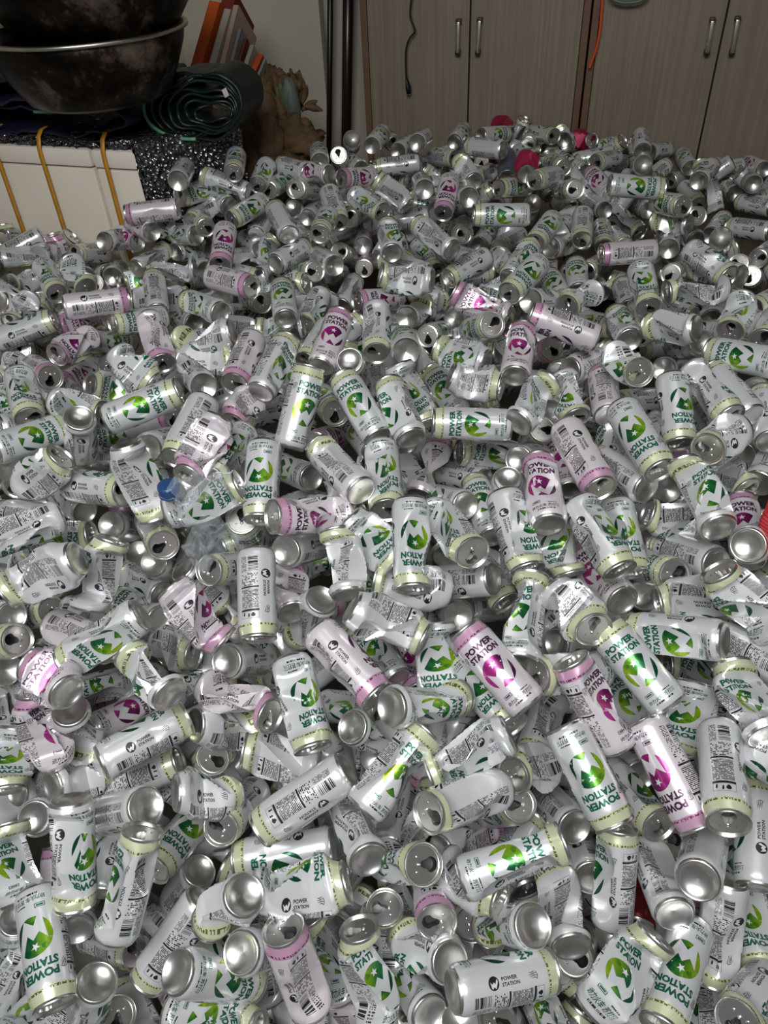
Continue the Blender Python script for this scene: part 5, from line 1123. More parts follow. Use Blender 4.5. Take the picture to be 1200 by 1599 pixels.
MORE = """
-4867 23043 8316 -631 -774 59 -161 90 g 1 0 60
-3841 22674 6467 777 594 -209 154 90 g 1 188 122
3887 16356 7569 561 736 -380 -100 97 g 1 88 184
-6070 10605 5280 -73 -846 528 -154 100 g 0 0 153
-6235 21645 6986 477 878 47 -118 90 g 1 88 204
-2524 12365 7669 -388 -920 -59 92 66 p 3 138 145
1830 9952 4417 660 477 -580 -172 90 g 1 138 317
-2712 21138 6569 627 743 -234 -19 90 g 1 0 239
1218 3446 2229 -28 115 993 -113 100 g 0 0 59
5335 18852 6953 158 980 123 -102 93 g 0 0 119
-53 6546 3215 256 956 -145 -169 90 g 1 88 71
-3097 22675 6594 563 538 628 -40 73 g 2 0 70
597 13650 8128 6 955 -295 -100 100 g 0 0 304
-627 19754 6455 280 957 74 113 97 g 1 188 335
-3670 13949 7416 -353 883 -310 153 100 g 0 88 155
6197 20280 6164 -166 977 131 143 90 g 1 88 87
1031 19840 6456 -614 772 -164 118 82 g 3 88 300
3806 25405 8406 -730 681 -55 9 93 g 0 188 52
-6751 21358 6455 -653 -708 268 -164 72 g 2 0 49
1028 17318 7035 391 905 -167 -131 90 g 2 88 100
7983 20391 8152 128 -961 246 -13 100 g 0 0 131
7985 23559 6540 444 -869 -219 -123 90 g 1 88 122
533 12153 5933 166 -979 -120 -165 72 g 2 88 100
1528 18446 6606 617 781 -98 -174 72 g 2 138 81
6530 18404 6573 130 991 15 108 93 g 0 138 225
-8072 22114 7069 -285 -899 332 99 100 g 0 88 193
-227 24443 8042 -736 -650 188 -167 93 p 0 0 236
5870 20864 7505 -222 -956 -193 137 93 g 0 138 337
-4004 23742 7655 612 758 -226 -151 90 g 1 138 337
12412 24565 6474 -451 882 -136 109 90 g 1 88 45
5661 14076 6194 -846 -452 283 122 93 g 0 88 284
-7675 19692 7543 -671 733 111 -127 72 g 2 0 149
-3815 17227 6419 227 873 -432 -98 90 g 2 88 295
-2614 13777 6057 -606 795 -38 97 90 p 1 138 240
-1497 24124 8358 -723 688 -72 -160 90 p 1 0 20
-2510 24471 6475 755 618 -220 -16 90 g 1 0 318
-4141 10596 5379 115 633 -766 -129 100 g 0 138 333
-4080 11912 7296 96 869 -486 -155 100 g 0 138 359
-379 13319 6209 -350 933 -80 -118 93 g 0 0 21
-10200 21912 6455 -525 -803 283 106 66 g 3 88 51
4482 23936 7644 -788 -588 184 -165 93 g 0 0 226
4550 10205 5783 1 814 -581 116 100 g 0 88 193
-4764 22669 7835 -334 -941 -49 78 90 g 1 138 33
-5051 11442 5691 80 698 -711 -131 100 g 0 138 317
-5980 22085 7709 -483 -870 97 113 72 g 2 88 84
-902 23549 6492 -648 -760 53 69 90 g 1 138 19
-2136 24553 8362 -674 738 -17 116 93 g 0 88 310
-6482 8430 5938 786 -378 489 -38 100 g 0 0 348
8436 17609 6440 254 963 90 -109 66 p 3 0 211
-6639 17728 6493 594 694 -407 -15 93 g 0 0 9
-4899 5181 2055 817 -408 408 -164 90 g 1 88 62
-2039 15708 6223 361 923 132 -55 90 g 1 0 316
-5914 13189 6104 104 718 -688 -126 100 g 0 138 276
7471 25165 7224 -291 925 245 -138 93 p 0 0 312
4335 15573 6284 -384 -875 294 -119 100 g 0 0 337
-1133 20305 8184 -149 -989 -17 -118 93 g 0 0 108
6721 15186 6314 554 727 -405 146 100 g 0 188 193
7660 14880 6409 218 883 -416 113 100 g 0 88 133
-5387 22597 6906 541 839 -53 -25 72 g 2 0 3
-238 7343 3838 178 643 -745 -49 100 g 0 0 84
-5262 22089 7481 -689 706 -166 -158 90 g 1 0 23
4210 22590 6533 -635 -772 26 79 93 g 0 138 42
2974 23404 8358 -205 963 175 97 90 g 1 138 149
7854 16262 6613 -313 867 -387 -166 90 g 1 0 329
-6914 22159 7412 779 -627 -5 -32 72 p 2 0 305
5254 20502 7161 631 746 -215 -24 90 g 1 0 231
2853 14918 6397 340 739 -581 18 100 g 0 0 85
-1164 19828 7389 -360 919 -160 81 100 g 0 138 45
-7322 17012 5989 -439 -889 129 -151 90 p 1 0 240
1489 16855 6635 -342 -854 392 -160 100 g 0 0 264
7042 10882 6808 629 776 37 141 90 g 1 138 145
-1047 3869 1558 -141 989 -32 134 72 p 2 138 49
6143 20041 6696 -600 -787 142 131 90 g 1 88 95
5234 23015 8166 -652 -741 159 61 93 g 0 138 355
6027 15753 7285 -216 -969 -120 -164 93 g 0 88 253
9255 18518 6449 534 839 -100 -73 93 p 0 0 203
-8605 17406 6502 169 -837 520 157 100 g 0 0 110
-5904 24042 8135 -224 -867 444 77 100 g 0 88 309
44 15391 6219 -109 991 76 123 93 g 0 138 133
3245 5002 2012 154 468 -870 139 100 g 0 88 161
3823 21290 6468 285 -956 -64 -46 72 g 2 0 275
-8316 18130 6469 -169 792 -587 -45 100 g 0 88 149
-3041 24070 8384 -163 -972 -169 -123 90 g 1 0 178
4054 9181 5031 444 708 -549 -154 100 g 0 88 10
5390 16777 6678 380 -882 277 -22 93 g 0 0 282
-951 5346 2322 369 720 -588 104 72 g 2 188 101
-1919 23732 6476 569 -821 44 -34 90 g 1 0 185
7000 22586 6534 -174 -977 -125 -76 93 g 0 0 197
-7031 11720 7461 -606 795 30 122 90 g 1 138 57
3294 9343 5455 82 784 -615 133 100 g 0 88 86
648 3380 2947 39 87 -995 -18 100 g 0 88 159
-5028 11435 4650 -239 414 -879 103 100 g 0 0 36
-3079 19084 6746 398 -879 264 -35 100 g 0 0 314
5345 11498 5961 98 846 -524 116 100 g 0 88 124
7111 19021 6892 -245 -962 119 -70 93 g 0 0 203
-3253 23344 7151 144 965 221 159 72 g 2 138 53
-1109 13492 6078 -303 -836 457 -154 100 p 0 0 347
10086 23471 7892 577 815 59 -148 90 g 1 88 170
-1666 19645 7168 351 -847 398 -2 100 g 0 0 0
-5037 22340 9046 -26 999 -27 -141 100 g 0 88 125
2686 27470 7616 540 -830 140 -154 93 g 0 138 122
4571 25731 7733 140 966 218 178 93 b 0 88 84
-8056 22549 6495 656 -754 -33 -136 72 g 2 88 276
2584 22894 6786 290 -933 214 -23 100 g 0 0 353
1120 9217 5236 -41 767 -640 144 100 g 0 88 247
11199 20864 6442 -658 -743 124 140 90 g 1 88 67
6641 16233 6241 -765 -566 307 117 93 g 0 88 201
-6679 5643 3316 -652 290 -701 141 100 g 0 88 166
4729 29633 7654 799 584 -142 -13 93 g 0 0 238
-7102 5245 1377 -67 885 -461 -144 90 g 1 88 301
9589 22814 6863 -12 -927 375 4 100 g 0 0 315
4745 23519 8368 86 969 233 -102 66 q 3 0 289
8228 20594 7583 -664 739 -109 -161 72 g 2 0 246
-8777 15875 6216 -399 917 27 -80 90 g 1 0 163
-2694 24424 7961 -254 -960 114 -151 100 g 0 0 197
8171 27165 7310 -742 -659 123 111 93 g 0 88 63
10276 20071 6385 -581 -636 507 152 100 g 0 0 202
7252 24498 6757 -108 986 -128 72 100 g 0 138 184
-1817 24217 7839 -297 -892 342 89 100 g 0 88 239
8172 20357 7134 353 928 -116 178 97 g 1 88 167
-688 22376 6462 -255 -817 518 68 100 g 0 88 116
-1679 24820 6993 232 971 -47 -133 100 g 0 88 183
-6998 8708 4978 -685 514 -516 143 100 g 0 88 240
484 26940 8448 310 949 58 -47 93 g 0 0 70
5259 24836 6583 95 758 -645 15 100 g 0 88 221
3224 29359 7235 655 753 -62 -110 90 g 1 88 126
-4890 22063 6591 -261 960 -101 173 100 g 0 88 282
8317 19802 6515 -532 -792 301 -152 100 g 0 0 213
8997 26330 8034 202 972 123 164 93 g 0 88 172
5803 28920 7109 348 -937 34 -114 93 g 0 88 13
5881 22804 7854 29 -941 338 4 100 g 0 0 9
6509 29537 7584 368 -919 142 -102 93 g 0 88 85
8108 20830 6267 132 956 -263 124 100 g 0 88 193
-3991 20086 6433 24 947 -320 -164 100 g 0 138 171
10224 19300 6394 -515 -687 512 136 100 g 0 0 308
9184 19507 7402 376 781 -499 -1 100 g 0 88 45
1679 22232 6333 359 -892 -276 -55 90 g 1 0 230
7801 13567 8058 -573 -818 47 120 90 g 1 138 140
10504 28770 7033 730 663 -163 -103 93 g 0 88 231
-2060 24762 7837 -116 -990 78 -131 100 g 0 0 186
-1435 10665 5114 404 709 -579 -28 90 g 1 0 33
1964 19938 6280 610 770 -187 -117 90 g 1 88 140
-351 23473 7262 -221 -955 200 -148 100 g 0 0 50
-566 26002 7268 -77 -997 -32 66 93 g 0 188 128
6171 25703 7712 83 -987 138 -27 93 g 0 0 69
2792 21797 8258 47 986 -159 107 100 g 0 138 258
-7089 21820 7524 295 912 -284 -98 90 g 1 88 244
-975 21087 6459 161 918 -364 -99 100 g 0 88 28
-1375 25297 8478 -64 998 -2 -92 93 g 0 0 107
-7434 21943 6513 -128 962 -242 -36 100 g 0 0 311
1615 22470 8328 -13 989 -145 156 100 g 0 88 324
-5070 19175 6278 -614 773 -162 -142 90 g 1 0 315
860 28582 7998 292 -956 3 -127 93 g 0 88 42
11431 28451 6734 90 993 72 -129 93 g 0 0 346
-6710 22180 6276 -786 596 -162 -156 90 g 1 0 149
3450 29365 7764 373 926 54 -50 93 g 0 0 48
-737 26195 8032 -63 -861 505 23 100 g 0 88 257
5799 21358 6045 -301 -930 209 -103 93 g 0 0 41
8365 14145 6196 -576 -612 542 166 100 g 0 0 13
8038 29688 7328 374 -921 108 -104 66 q 3 88 321
-5145 22037 6104 -376 -888 264 110 93 g 0 88 42
-4379 23452 7953 -575 817 54 83 90 g 1 138 144
-6623 17703 5915 20 -940 341 -155 100 g 0 0 315
-1934 25330 7141 -590 -805 60 116 93 g 0 88 97
5987 29073 6711 73 963 258 -103 66 q 3 0 101
-6349 21879 7803 -612 788 -69 128 90 p 1 88 137
1887 26631 8425 259 958 -124 -124 100 g 0 88 275
-157 23176 6547 23 982 -189 -169 100 g 0 88 237
8728 24361 6625 124 958 -257 -159 100 g 0 0 108
12408 26543 6278 97 988 -123 123 72 g 2 88 58
10657 23082 6410 583 809 72 -66 90 g 1 0 155
-3700 23442 8916 26 -995 -96 -109 93 g 0 0 175
9883 23254 6241 3 1000 25 -135 90 g 1 0 151
6093 29951 7398 -253 -967 -30 -101 93 g 0 0 237
7227 29800 7449 102 989 103 -110 72 g 2 0 37
-3556 23378 6626 -469 881 -60 136 93 g 0 88 259
2253 18186 6269 337 808 -484 5 100 g 0 0 194
10946 26228 6297 84 -988 -127 129 90 g 1 188 4
5148 30525 7714 -213 977 -6 125 66 q 3 88 240
-4798 22410 7714 366 -929 60 -148 100 g 0 88 291
3594 23389 6386 373 928 -3 -59 93 g 0 0 129
8436 24396 7907 226 908 -354 51 100 g 0 88 156
1215 27159 7167 435 -900 -15 -34 93 g 0 0 208
7530 22687 6358 4 -996 93 -131 90 g 1 88 156
-366 26772 8410 -49 921 -387 17 100 g 0 88 185
7566 29747 7196 516 842 -154 -110 72 g 2 88 202
3822 25849 7423 -505 -862 43 78 90 g 1 138 214
-2161 24809 6901 143 802 -580 -41 100 g 0 88 100
12333 25045 7016 349 909 -228 -143 100 g 0 0 38
9131 29140 6486 710 704 -26 -168 93 g 0 138 319
-291 26060 7928 -301 953 -43 -139 93 g 0 0 163
13635 27770 6641 -21 993 -117 -159 93 p 0 0 76
6106 24673 6884 147 922 -359 66 100 g 0 88 359
1375 27702 7946 357 932 -57 -123 93 g 0 88 195
11249 28406 6168 -699 -703 133 17 93 g 0 188 117
4493 26029 6488 464 886 -3 -136 72 g 2 88 60
-91 22181 6238 -118 -961 251 93 100 p 0 138 4
2794 28560 6966 145 -988 52 -46 93 g 0 0 221
-5615 27690 7868 7 954 -298 -79 100 g 0 88 223
4370 29206 6934 -310 -930 200 119 100 r 0 88 324
"""
FILL = """
-1253 2372 694 -89 -37 -25 6 99 17 1
-1240 2004 702 -92 9 -39 143 86 4 1
1061 1769 693 -23 46 86 121 87 7 1
725 2610 704 -82 56 13 261 87 5 1
-755 1909 686 -85 -34 41 94 92 5 1
205 2458 715 -93 31 22 263 95 2 1
1173 1741 699 92 13 38 307 86 5 1
1484 2549 662 55 -74 -38 21 94 7 1
-1131 2024 687 -5 50 87 95 96 5 1
1566 2541 664 -68 22 -70 357 93 2 1
-930 2180 686 36 -57 -74 125 89 4 1
1095 2481 682 -28 62 73 13 89 3 1
1298 2130 704 -67 -74 -3 79 88 7 1
1667 2588 659 -86 50 5 84 87 2 1
1085 1825 703 -89 46 4 46 86 0 1
1423 2501 674 -8 88 46 77 97 1 1
1559 2648 653 -75 7 65 103 97 11 1
1419 2260 704 90 -2 44 359 88 3 1
1065 1669 703 83 35 -44 287 94 4 1
1227 1903 697 71 -70 -11 328 91 4 1
1300 1903 690 -75 51 -42 141 93 1 1
210 2810 714 61 34 -71 268 98 4 1
1283 1960 702 90 -42 7 269 94 6 1
213 2520 707 -93 -9 -34 224 96 2 1
1359 2088 698 63 -45 64 57 84 3 1
94 2481 706 -74 9 67 331 93 5 1
1347 2011 692 -45 33 -83 170 84 1 1
-1008 2236 700 89 44 -13 74 92 1 1
-1308 2258 703 -11 -91 -40 241 86 7 1
324 1731 701 -43 -89 -15 184 84 3 1
-712 1865 701 -91 -3 41 232 86 2 1
203 2356 717 83 0 56 152 86 7 1
-1213 2169 691 -88 -43 19 286 90 16 1
1402 2635 662 -82 11 -56 27 99 4 1
1404 2183 705 -93 25 -28 105 95 3 1
910 2522 695 -46 -35 82 250 92 0 1
1285 2585 662 79 -41 -46 184 97 5 1
694 2740 719 -64 73 23 246 85 0 1
-1370 2398 698 67 -17 -72 322 89 16 1
977 1723 685 -88 -47 -11 356 91 7 1
687 2560 712 -62 21 75 142 95 6 1
1140 1874 693 59 -71 38 103 94 0 1
-900 1891 698 52 67 -53 292 87 4 1
1667 2720 645 -92 37 -10 99 87 6 1
-833 2013 686 9 63 77 21 94 7 1
544 2538 719 79 -57 -23 108 84 5 1
1401 2419 680 -85 49 18 87 86 7 1
-1434 2483 710 -76 53 38 193 87 16 1
351 1886 684 91 -15 39 144 95 3 1
-936 1954 691 86 25 -43 257 89 6 1
74 2378 704 -22 -90 -37 289 94 3 1
-1037 2297 707 -88 -38 -30 99 99 0 1
1516 2364 687 -62 78 -12 127 90 7 1
393 1816 680 79 -46 -41 68 84 7 1
-1151 2103 687 -79 -30 -53 26 92 2 1
-1049 1995 695 -84 34 43 132 95 10 1
1456 2817 639 -96 24 -13 112 99 3 1
-181 1881 679 89 44 -14 146 94 0 1
1376 2331 696 72 64 -26 348 88 6 1
1159 2672 669 -26 67 69 207 86 3 1
-908 2236 688 -12 22 97 343 94 14 1
444 1895 686 -29 95 -6 190 84 3 1
-1119 2254 699 10 -65 -75 198 95 3 1
-860 2111 686 -71 -27 66 35 87 2 1
-1148 2337 699 50 -42 -76 12 89 5 1
913 2641 686 63 -76 15 302 84 5 1
1515 2708 651 52 53 67 112 90 2 1
1249 2242 711 -28 74 61 278 88 1 1
590 2283 701 63 -69 35 101 90 4 1
-45 2457 699 -51 -53 -67 303 98 4 1
238 2085 685 -35 93 -14 71 99 2 1
1169 1976 695 36 26 -90 210 89 1 1
1123 1638 700 79 39 47 83 91 11 1
42 2591 707 -91 38 -14 27 93 4 1
820 1829 689 27 -17 95 60 88 2 1
1267 2794 655 -99 -11 -9 71 89 1 1
866 2958 702 98 8 16 323 87 7 1
1496 2288 697 38 -78 49 35 85 16 1
1586 2450 672 31 21 -93 31 91 6 1
-1335 2164 701 93 22 -30 200 91 0 1
328 2722 715 9 -97 -24 112 92 5 1
1250 1806 683 95 27 15 300 96 14 1
1512 2592 658 -33 -22 -92 240 97 7 1
806 2831 708 -95 26 -18 163 99 6 1
1192 2066 706 36 65 -67 122 95 3 1
843 2577 695 55 -58 61 18 88 3 1
1346 2365 687 -47 -48 -74 348 95 1 1
507 2135 689 -89 -10 -45 51 92 6 1
123 2325 704 60 -38 -70 171 91 4 1
1650 2658 652 -6 24 97 157 97 2 1
335 2453 713 85 -13 51 176 94 7 1
635 2704 712 -37 15 92 0 85 6 1
1522 2457 679 62 -67 -40 3 95 5 1
-1392 2286 696 44 89 9 349 88 2 1
432 2664 712 -92 13 -37 177 96 10 1
-1126 1969 703 13 -34 -93 14 96 11 1
1209 2738 660 -79 9 -60 316 89 0 1
496 2808 727 3 -100 -8 349 99 7 1
-1200 2265 702 -82 47 32 87 94 2 1
91 2056 699 -59 71 39 312 87 0 1
-1300 2079 702 80 57 18 352 99 6 1
-1041 2052 694 78 -14 -61 99 94 7 1
-1289 2452 696 -88 47 -7 22 84 4 1
-1461 2424 695 8 -53 -84 58 99 6 1
883 1917 700 47 74 -49 337 86 0 1
-1094 2164 686 1 -83 -55 7 85 7 1
-550 1905 689 94 32 -13 227 99 5 1
30 2655 714 18 11 98 295 94 2 1
988 2896 683 -31 59 75 1 90 2 1
1556 2758 641 -76 29 -59 164 89 3 1
-1214 2049 696 -80 14 58 6 92 2 1
264 2612 713 91 36 -19 279 88 1 1
-1179 1935 699 36 -44 -82 170 87 1 1
-1077 2347 695 -46 41 78 349 87 5 1
196 2736 713 61 -11 -78 243 90 3 1
1424 2712 655 -26 22 -94 55 89 0 1
869 2881 706 57 -48 67 84 94 7 1
860 2154 692 -2 91 42 290 87 1 1
311 1788 678 -78 -23 58 250 88 3 1
330 2380 710 -27 -76 60 191 93 3 1
1232 2151 702 -27 47 -84 144 97 4 1
807 2436 701 42 -12 90 165 94 7 1
1339 2497 677 -81 18 -56 314 90 1 1
-742 2011 684 16 -77 61 0 94 16 1
913 2444 694 -77 -12 63 72 97 0 1
436 3022 723 -56 -79 -24 285 84 0 1
995 2706 682 73 65 20 35 84 6 1
-1039 1913 701 -5 -51 -86 30 89 5 1
497 2947 721 -16 -93 32 261 90 3 1
1274 2342 694 1 76 65 21 87 15 1
-1235 2217 697 9 18 98 286 84 1 1
198 2407 718 -97 22 13 190 97 6 1
966 1670 701 -75 -47 -47 226 93 3 1
244 2669 709 -80 13 59 276 88 1 1
1309 2444 678 -11 -20 97 234 97 5 1
592 2183 698 32 -95 -5 179 90 1 1
1312 2040 711 -79 -6 -61 192 93 3 1
567 3078 724 54 -13 83 207 93 5 1
763 1772 689 -74 -20 -64 260 97 4 1
-1444 2370 694 -69 6 72 185 98 6 1
-8 2528 703 81 32 49 326 91 0 1
-1081 1944 700 -7 -55 -83 92 90 12 1
964 2766 682 -52 26 81 94 84 2 1
1641 2539 661 63 -58 52 150 96 0 1
-1245 1935 698 2 13 99 78 92 4 1
494 2700 727 47 -42 -78 272 85 0 1
1 2440 704 24 -16 96 247 98 4 1
1185 1699 682 76 1 64 137 88 4 1
486 537 347 -53 -81 -25 215 85 0 1
-309 325 174 61 -79 -6 168 87 3 1
150 687 436 -40 -84 -38 225 99 0 1
-1144 1740 658 -32 85 -42 255 86 0 0
981 1559 653 91 -40 -12 32 85 5 0
931 1389 645 -36 39 85 69 93 16 0
-1064 1567 659 -14 -98 12 109 97 2 0
291 1633 666 -38 50 78 2 95 4 1
-1107 1639 675 -38 -59 -71 289 86 1 1
-740 706 437 -34 80 49 335 84 5 1
796 966 564 -36 84 41 217 88 7 0
-334 1185 645 74 67 2 242 84 5 1
445 843 522 76 55 34 58 99 17 1
-163 1762 660 -97 -16 18 104 95 1 0
-233 557 310 -88 43 19 51 90 5 0
-77 1690 675 83 41 37 184 85 1 1
229 1473 641 26 -79 -56 334 91 2 0
634 436 264 -91 -10 40 40 98 3 0
578 656 438 -82 45 -36 153 96 6 1
252 780 450 100 -2 -5 64 90 6 0
-298 453 278 69 -63 -35 207 88 7 1
309 1017 559 -87 -14 -47 345 89 5 0
697 1114 624 -94 17 31 121 92 1 0
-179 667 390 19 -84 -51 269 85 6 0
704 707 437 15 82 55 337 90 0 0
-290 1647 655 -35 -75 -57 146 93 0 0
-826 1220 651 -95 -31 -9 327 88 5 1
736 638 419 -53 -28 -80 169 96 0 0
-932 1365 661 -20 -77 -60 228 86 3 1
680 476 306 -96 29 6 224 90 2 0
564 973 560 99 -4 -14 131 92 5 0
492 297 130 -84 -36 -41 14 96 3 0
-377 1238 650 -15 -83 -53 236 88 2 1
-793 405 188 0 86 50 224 84 4 0
295 299 155 -5 -99 -13 187 90 5 1
-382 1453 638 -96 -21 -19 7 98 1 0
896 1521 648 74 -53 -42 123 92 0 0
-1069 1729 653 29 -1 -96 178 90 5 0
842 1024 631 63 -77 3 122 87 4 1
883 1362 672 -28 96 -4 22 89 0 1
386 1435 636 76 -63 -19 175 92 6 0
-252 1216 622 1 -99 16 75 86 5 0
-560 350 149 -90 -39 18 36 95 1 0
-995 1457 659 -40 84 36 199 86 7 1
-805 613 373 -43 -84 34 189 89 2 1
-249 377 193 88 -46 12 156 96 4 1
937 1181 664 22 -73 -64 114 91 1 1
598 295 150 -54 -84 1 351 94 3 0
-921 1276 660 17 -26 -95 194 86 10 1
-37 329 119 52 -80 30 240 99 7 0
975 1467 669 32 -72 -62 336 98 1 1
611 348 229 -82 56 -11 205 91 15 1
312 408 205 74 -43 -51 337 89 6 0
136 826 473 -57 75 33 341 85 14 0
597 488 338 -27 -8 -96 41 93 7 1
-232 1680 650 6 -99 13 102 92 0 0
-833 856 500 -78 -61 13 258 91 7 1
-1005 1725 674 -29 76 59 11 95 14 1
-740 487 287 -1 89 45 204 94 5 1
718 901 527 -63 77 -10 299 85 13 0
-403 1557 646 50 -75 -42 273 86 6 0
942 1302 659 33 -42 84 111 88 4 1
608 927 539 -87 -11 -47 153 92 4 0
-939 1656 658 15 95 26 192 96 6 0
-546 1634 648 30 94 -14 169 97 7 0
-129 1095 616 -66 -44 -62 299 91 3 1
-359 1342 631 -38 -41 -83 81 86 6 0
-111 555 294 67 71 21 174 93 6 0
12 1045 562 58 -75 -31 335 86 3 0
-74 1557 650 16 56 81 255 94 0 0
-433 1160 626 -25 71 66 288 98 3 1
712 950 595 -25 90 37 333 94 6 1
38 412 197 -73 -51 44 137 91 1 0
1141 1597 657 -51 -86 -1 202 85 3 0
401 751 452 89 -42 18 304 85 17 0
-1030 1846 675 -74 19 65 190 97 2 1
-876 954 549 -4 79 61 53 90 14 1
-766 816 458 79 -13 60 36 84 0 0
417 1705 647 71 -63 -31 125 84 3 0
491 1510 652 32 -85 -41 210 94 1 0
677 593 414 83 -29 48 311 84 5 1
617 877 558 72 31 63 65 86 1 1
496 477 297 -40 91 -9 249 86 5 0
212 1598 655 98 -21 6 289 92 1 0
674 372 232 42 16 -89 147 85 1 1
-717 1262 630 2 -98 20 28 91 11 0
-344 1144 594 -61 15 -78 99 90 2 0
-691 620 346 98 5 -20 303 88 2 0
1042 1467 649 -72 65 -25 61 90 3 0
127 441 232 36 93 -11 157 85 14 0
-247 1089 584 -92 -37 -13 3 85 2 0
-937 1158 606 53 -46 71 345 99 0 0
0 496 302 -26 88 39 16 97 3 1
875 1177 661 8 74 67 235 87 0 1
-24 1129 636 32 47 -82 6 86 3 1
677 815 494 93 34 10 307 94 3 0
-487 913 495 -56 77 -32 321 88 3 0
-156 335 190 -1 -100 -8 54 97 4 1
-866 1438 640 -66 44 60 277 91 6 0
887 1276 649 -84 51 -15 174 89 0 0
262 1066 581 91 -28 31 128 96 1 0
-792 556 344 -79 -57 22 309 93 15 1
-253 340 128 64 -71 -30 279 88 3 0
632 743 500 -89 5 -45 317 86 3 1
-803 697 393 -36 84 -40 127 93 1 0
-920 1091 567 -40 -90 -15 67 84 6 0
192 1004 544 -76 64 -13 120 84 3 0
-808 1297 637 -49 39 78 301 92 3 0
678 1270 652 -38 64 67 153 89 3 1
-807 1031 576 35 92 -18 107 88 14 1
806 830 497 -74 -12 -66 18 85 3 0
-1140 1824 680 -66 -72 23 341 94 1 1
-100 1139 596 -97 23 -4 76 84 5 0
-150 929 539 86 43 -27 24 96 11 1
-939 2298 690 83 5 55 152 95 1 1
92 711 435 -16 -69 -71 226 88 5 1
79 321 137 1 99 15 286 89 13 0
1071 1523 674 -3 -37 -93 95 93 12 1
-47 975 564 26 -21 -94 295 90 2 1
-87 1483 659 -13 88 45 49 86 3 1
-784 1130 614 -88 17 45 156 88 5 1
64 1725 647 77 -59 -23 344 88 3 0
-142 566 325 56 -44 71 40 89 11 0
605 1031 599 98 9 15 93 84 3 0
67 1444 634 34 86 38 349 90 5 0
691 512 369 -18 94 30 169 99 5 1
360 286 146 -11 -99 -11 168 88 1 1
-303 1492 644 53 -44 72 147 93 10 0
556 1522 647 -65 63 43 167 84 6 0
-157 306 140 82 -51 -25 123 89 4 1
100 2163 663 38 15 -91 213 96 1 0
-1028 1793 664 -95 16 25 182 97 1 0
515 2607 698 -95 28 15 270 97 1 1
211 477 261 -31 65 69 89 99 1 0
860 1482 668 -93 31 19 123 99 2 1
-144 738 450 -61 73 29 335 84 4 1
471 641 393 -46 59 66 93 92 3 0
-462 1554 640 -9 -97 24 257 87 6 0
44 1103 579 33 -83 45 95 93 2 0
-491 1627 655 -54 -78 32 195 98 13 0
177 570 341 64 75 19 323 86 7 0
-1279 2306 674 100 2 -1 53 91 0 0
-18 478 249 9 100 -2 61 99 4 0
-140 1839 650 -48 -11 -87 318 99 5 0
414 486 277 13 78 61 336 91 2 0
212 290 165 -80 56 22 112 92 1 1
835 929 591 -27 -96 -8 315 97 2 1
-161 444 257 10 -98 -17 186 88 15 1
94 489 287 -89 41 21 354 85 4 0
-738 422 207 10 -96 -27 106 97 7 0
886 1591 661 -26 55 80 46 88 13 0
585 579 387 -82 56 -6 214 99 1 1
-976 1313 662 -31 -38 -87 308 94 2 1
-345 469 226 -5 99 13 275 85 2 0
569 818 535 95 -19 26 130 92 7 1
-563 899 536 -19 -92 -34 146 94 5 1
1037 1593 663 -64 66 39 189 85 3 0
-474 1228 642 64 76 11 260 92 11 1
-628 745 408 40 68 -61 115 88 2 0
-330 772 447 -92 -32 -21 68 98 1 0
-981 1572 655 -55 -18 -82 132 91 1 0
-817 1365 638 -84 -20 50 59 84 5 0
-31 1649 667 -73 -24 -64 174 96 4 1
1010 1375 657 -5 66 75 21 92 6 0
95 1610 644 -49 86 13 174 99 5 0
-817 756 447 -72 15 68 84 94 6 1
691 665 468 85 10 52 107 94 4 1
-212 1940 658 96 28 -8 225 85 14 0
-375 682 374 73 -54 -42 58 93 5 0
0 334 169 -58 81 11 250 87 3 1
-946 1882 663 45 76 -47 59 94 5 0
515 385 239 17 -99 -3 257 93 0 1
-469 339 172 80 -25 -55 224 95 2 1
35 611 367 35 90 26 318 86 4 0
62 2249 673 32 89 32 259 91 5 0
-799 955 507 -45 -47 76 278 86 5 0
-674 355 131 13 -38 92 314 98 1 0
-532 646 267 62 -52 -59 253 93 0 0
334 794 403 20 95 -26 151 90 6 0
526 679 339 73 30 61 250 88 5 0
-448 692 292 -77 50 40 304 87 5 0
-388 1624 604 -78 50 38 117 99 1 0
866 992 528 49 -87 -4 292 89 7 0
708 577 268 74 -63 24 84 93 15 0
-718 630 268 65 75 14 80 95 2 0
187 864 428 -88 -35 -31 275 95 5 0
113 752 341 -17 -91 -38 132 86 5 0
910 1688 617 -88 -41 -23 321 85 7 0
-815 1150 517 44 -32 -84 53 96 3 0
789 774 455 95 -26 15 353 99 15 0
-17 992 446 86 44 25 225 90 2 0
604 624 352 -27 -86 -43 225 96 7 0
-498 685 373 30 95 8 185 92 3 0
-937 1039 475 -77 -49 41 344 89 14 0
-574 943 503 53 84 -7 317 94 2 0
372 1045 501 79 -60 -9 84 98 4 0
-375 403 104 33 66 68 274 86 2 0
-1361 2168 651 -91 -7 41 213 94 7 0
-926 1336 584 87 49 -3 170 90 6 0
18 369 67 -59 -80 -9 260 84 2 0
-223 562 224 1 92 39 86 88 7 0
735 442 178 -92 -15 -37 283 88 6 0
353 1855 615 -97 20 -15 13 98 15 0
-73 772 351 17 84 51 43 97 11 0
282 691 368 -90 38 -23 237 99 7 0
-196 968 434 95 -19 -23 215 98 5 0
-141 1129 547 97 -10 -23 264 89 5 0
-882 835 385 59 -38 -72 321 84 6 0
327 2508 653 95 -19 -22 89 98 3 0
287 1109 533 97 -16 20 124 95 5 0
-43 664 272 48 -85 -23 193 96 0 0
688 812 403 5 -93 -37 40 98 1 0
113 487 170 -34 87 35 213 96 1 0
759 2674 663 -83 55 -5 9 91 0 0
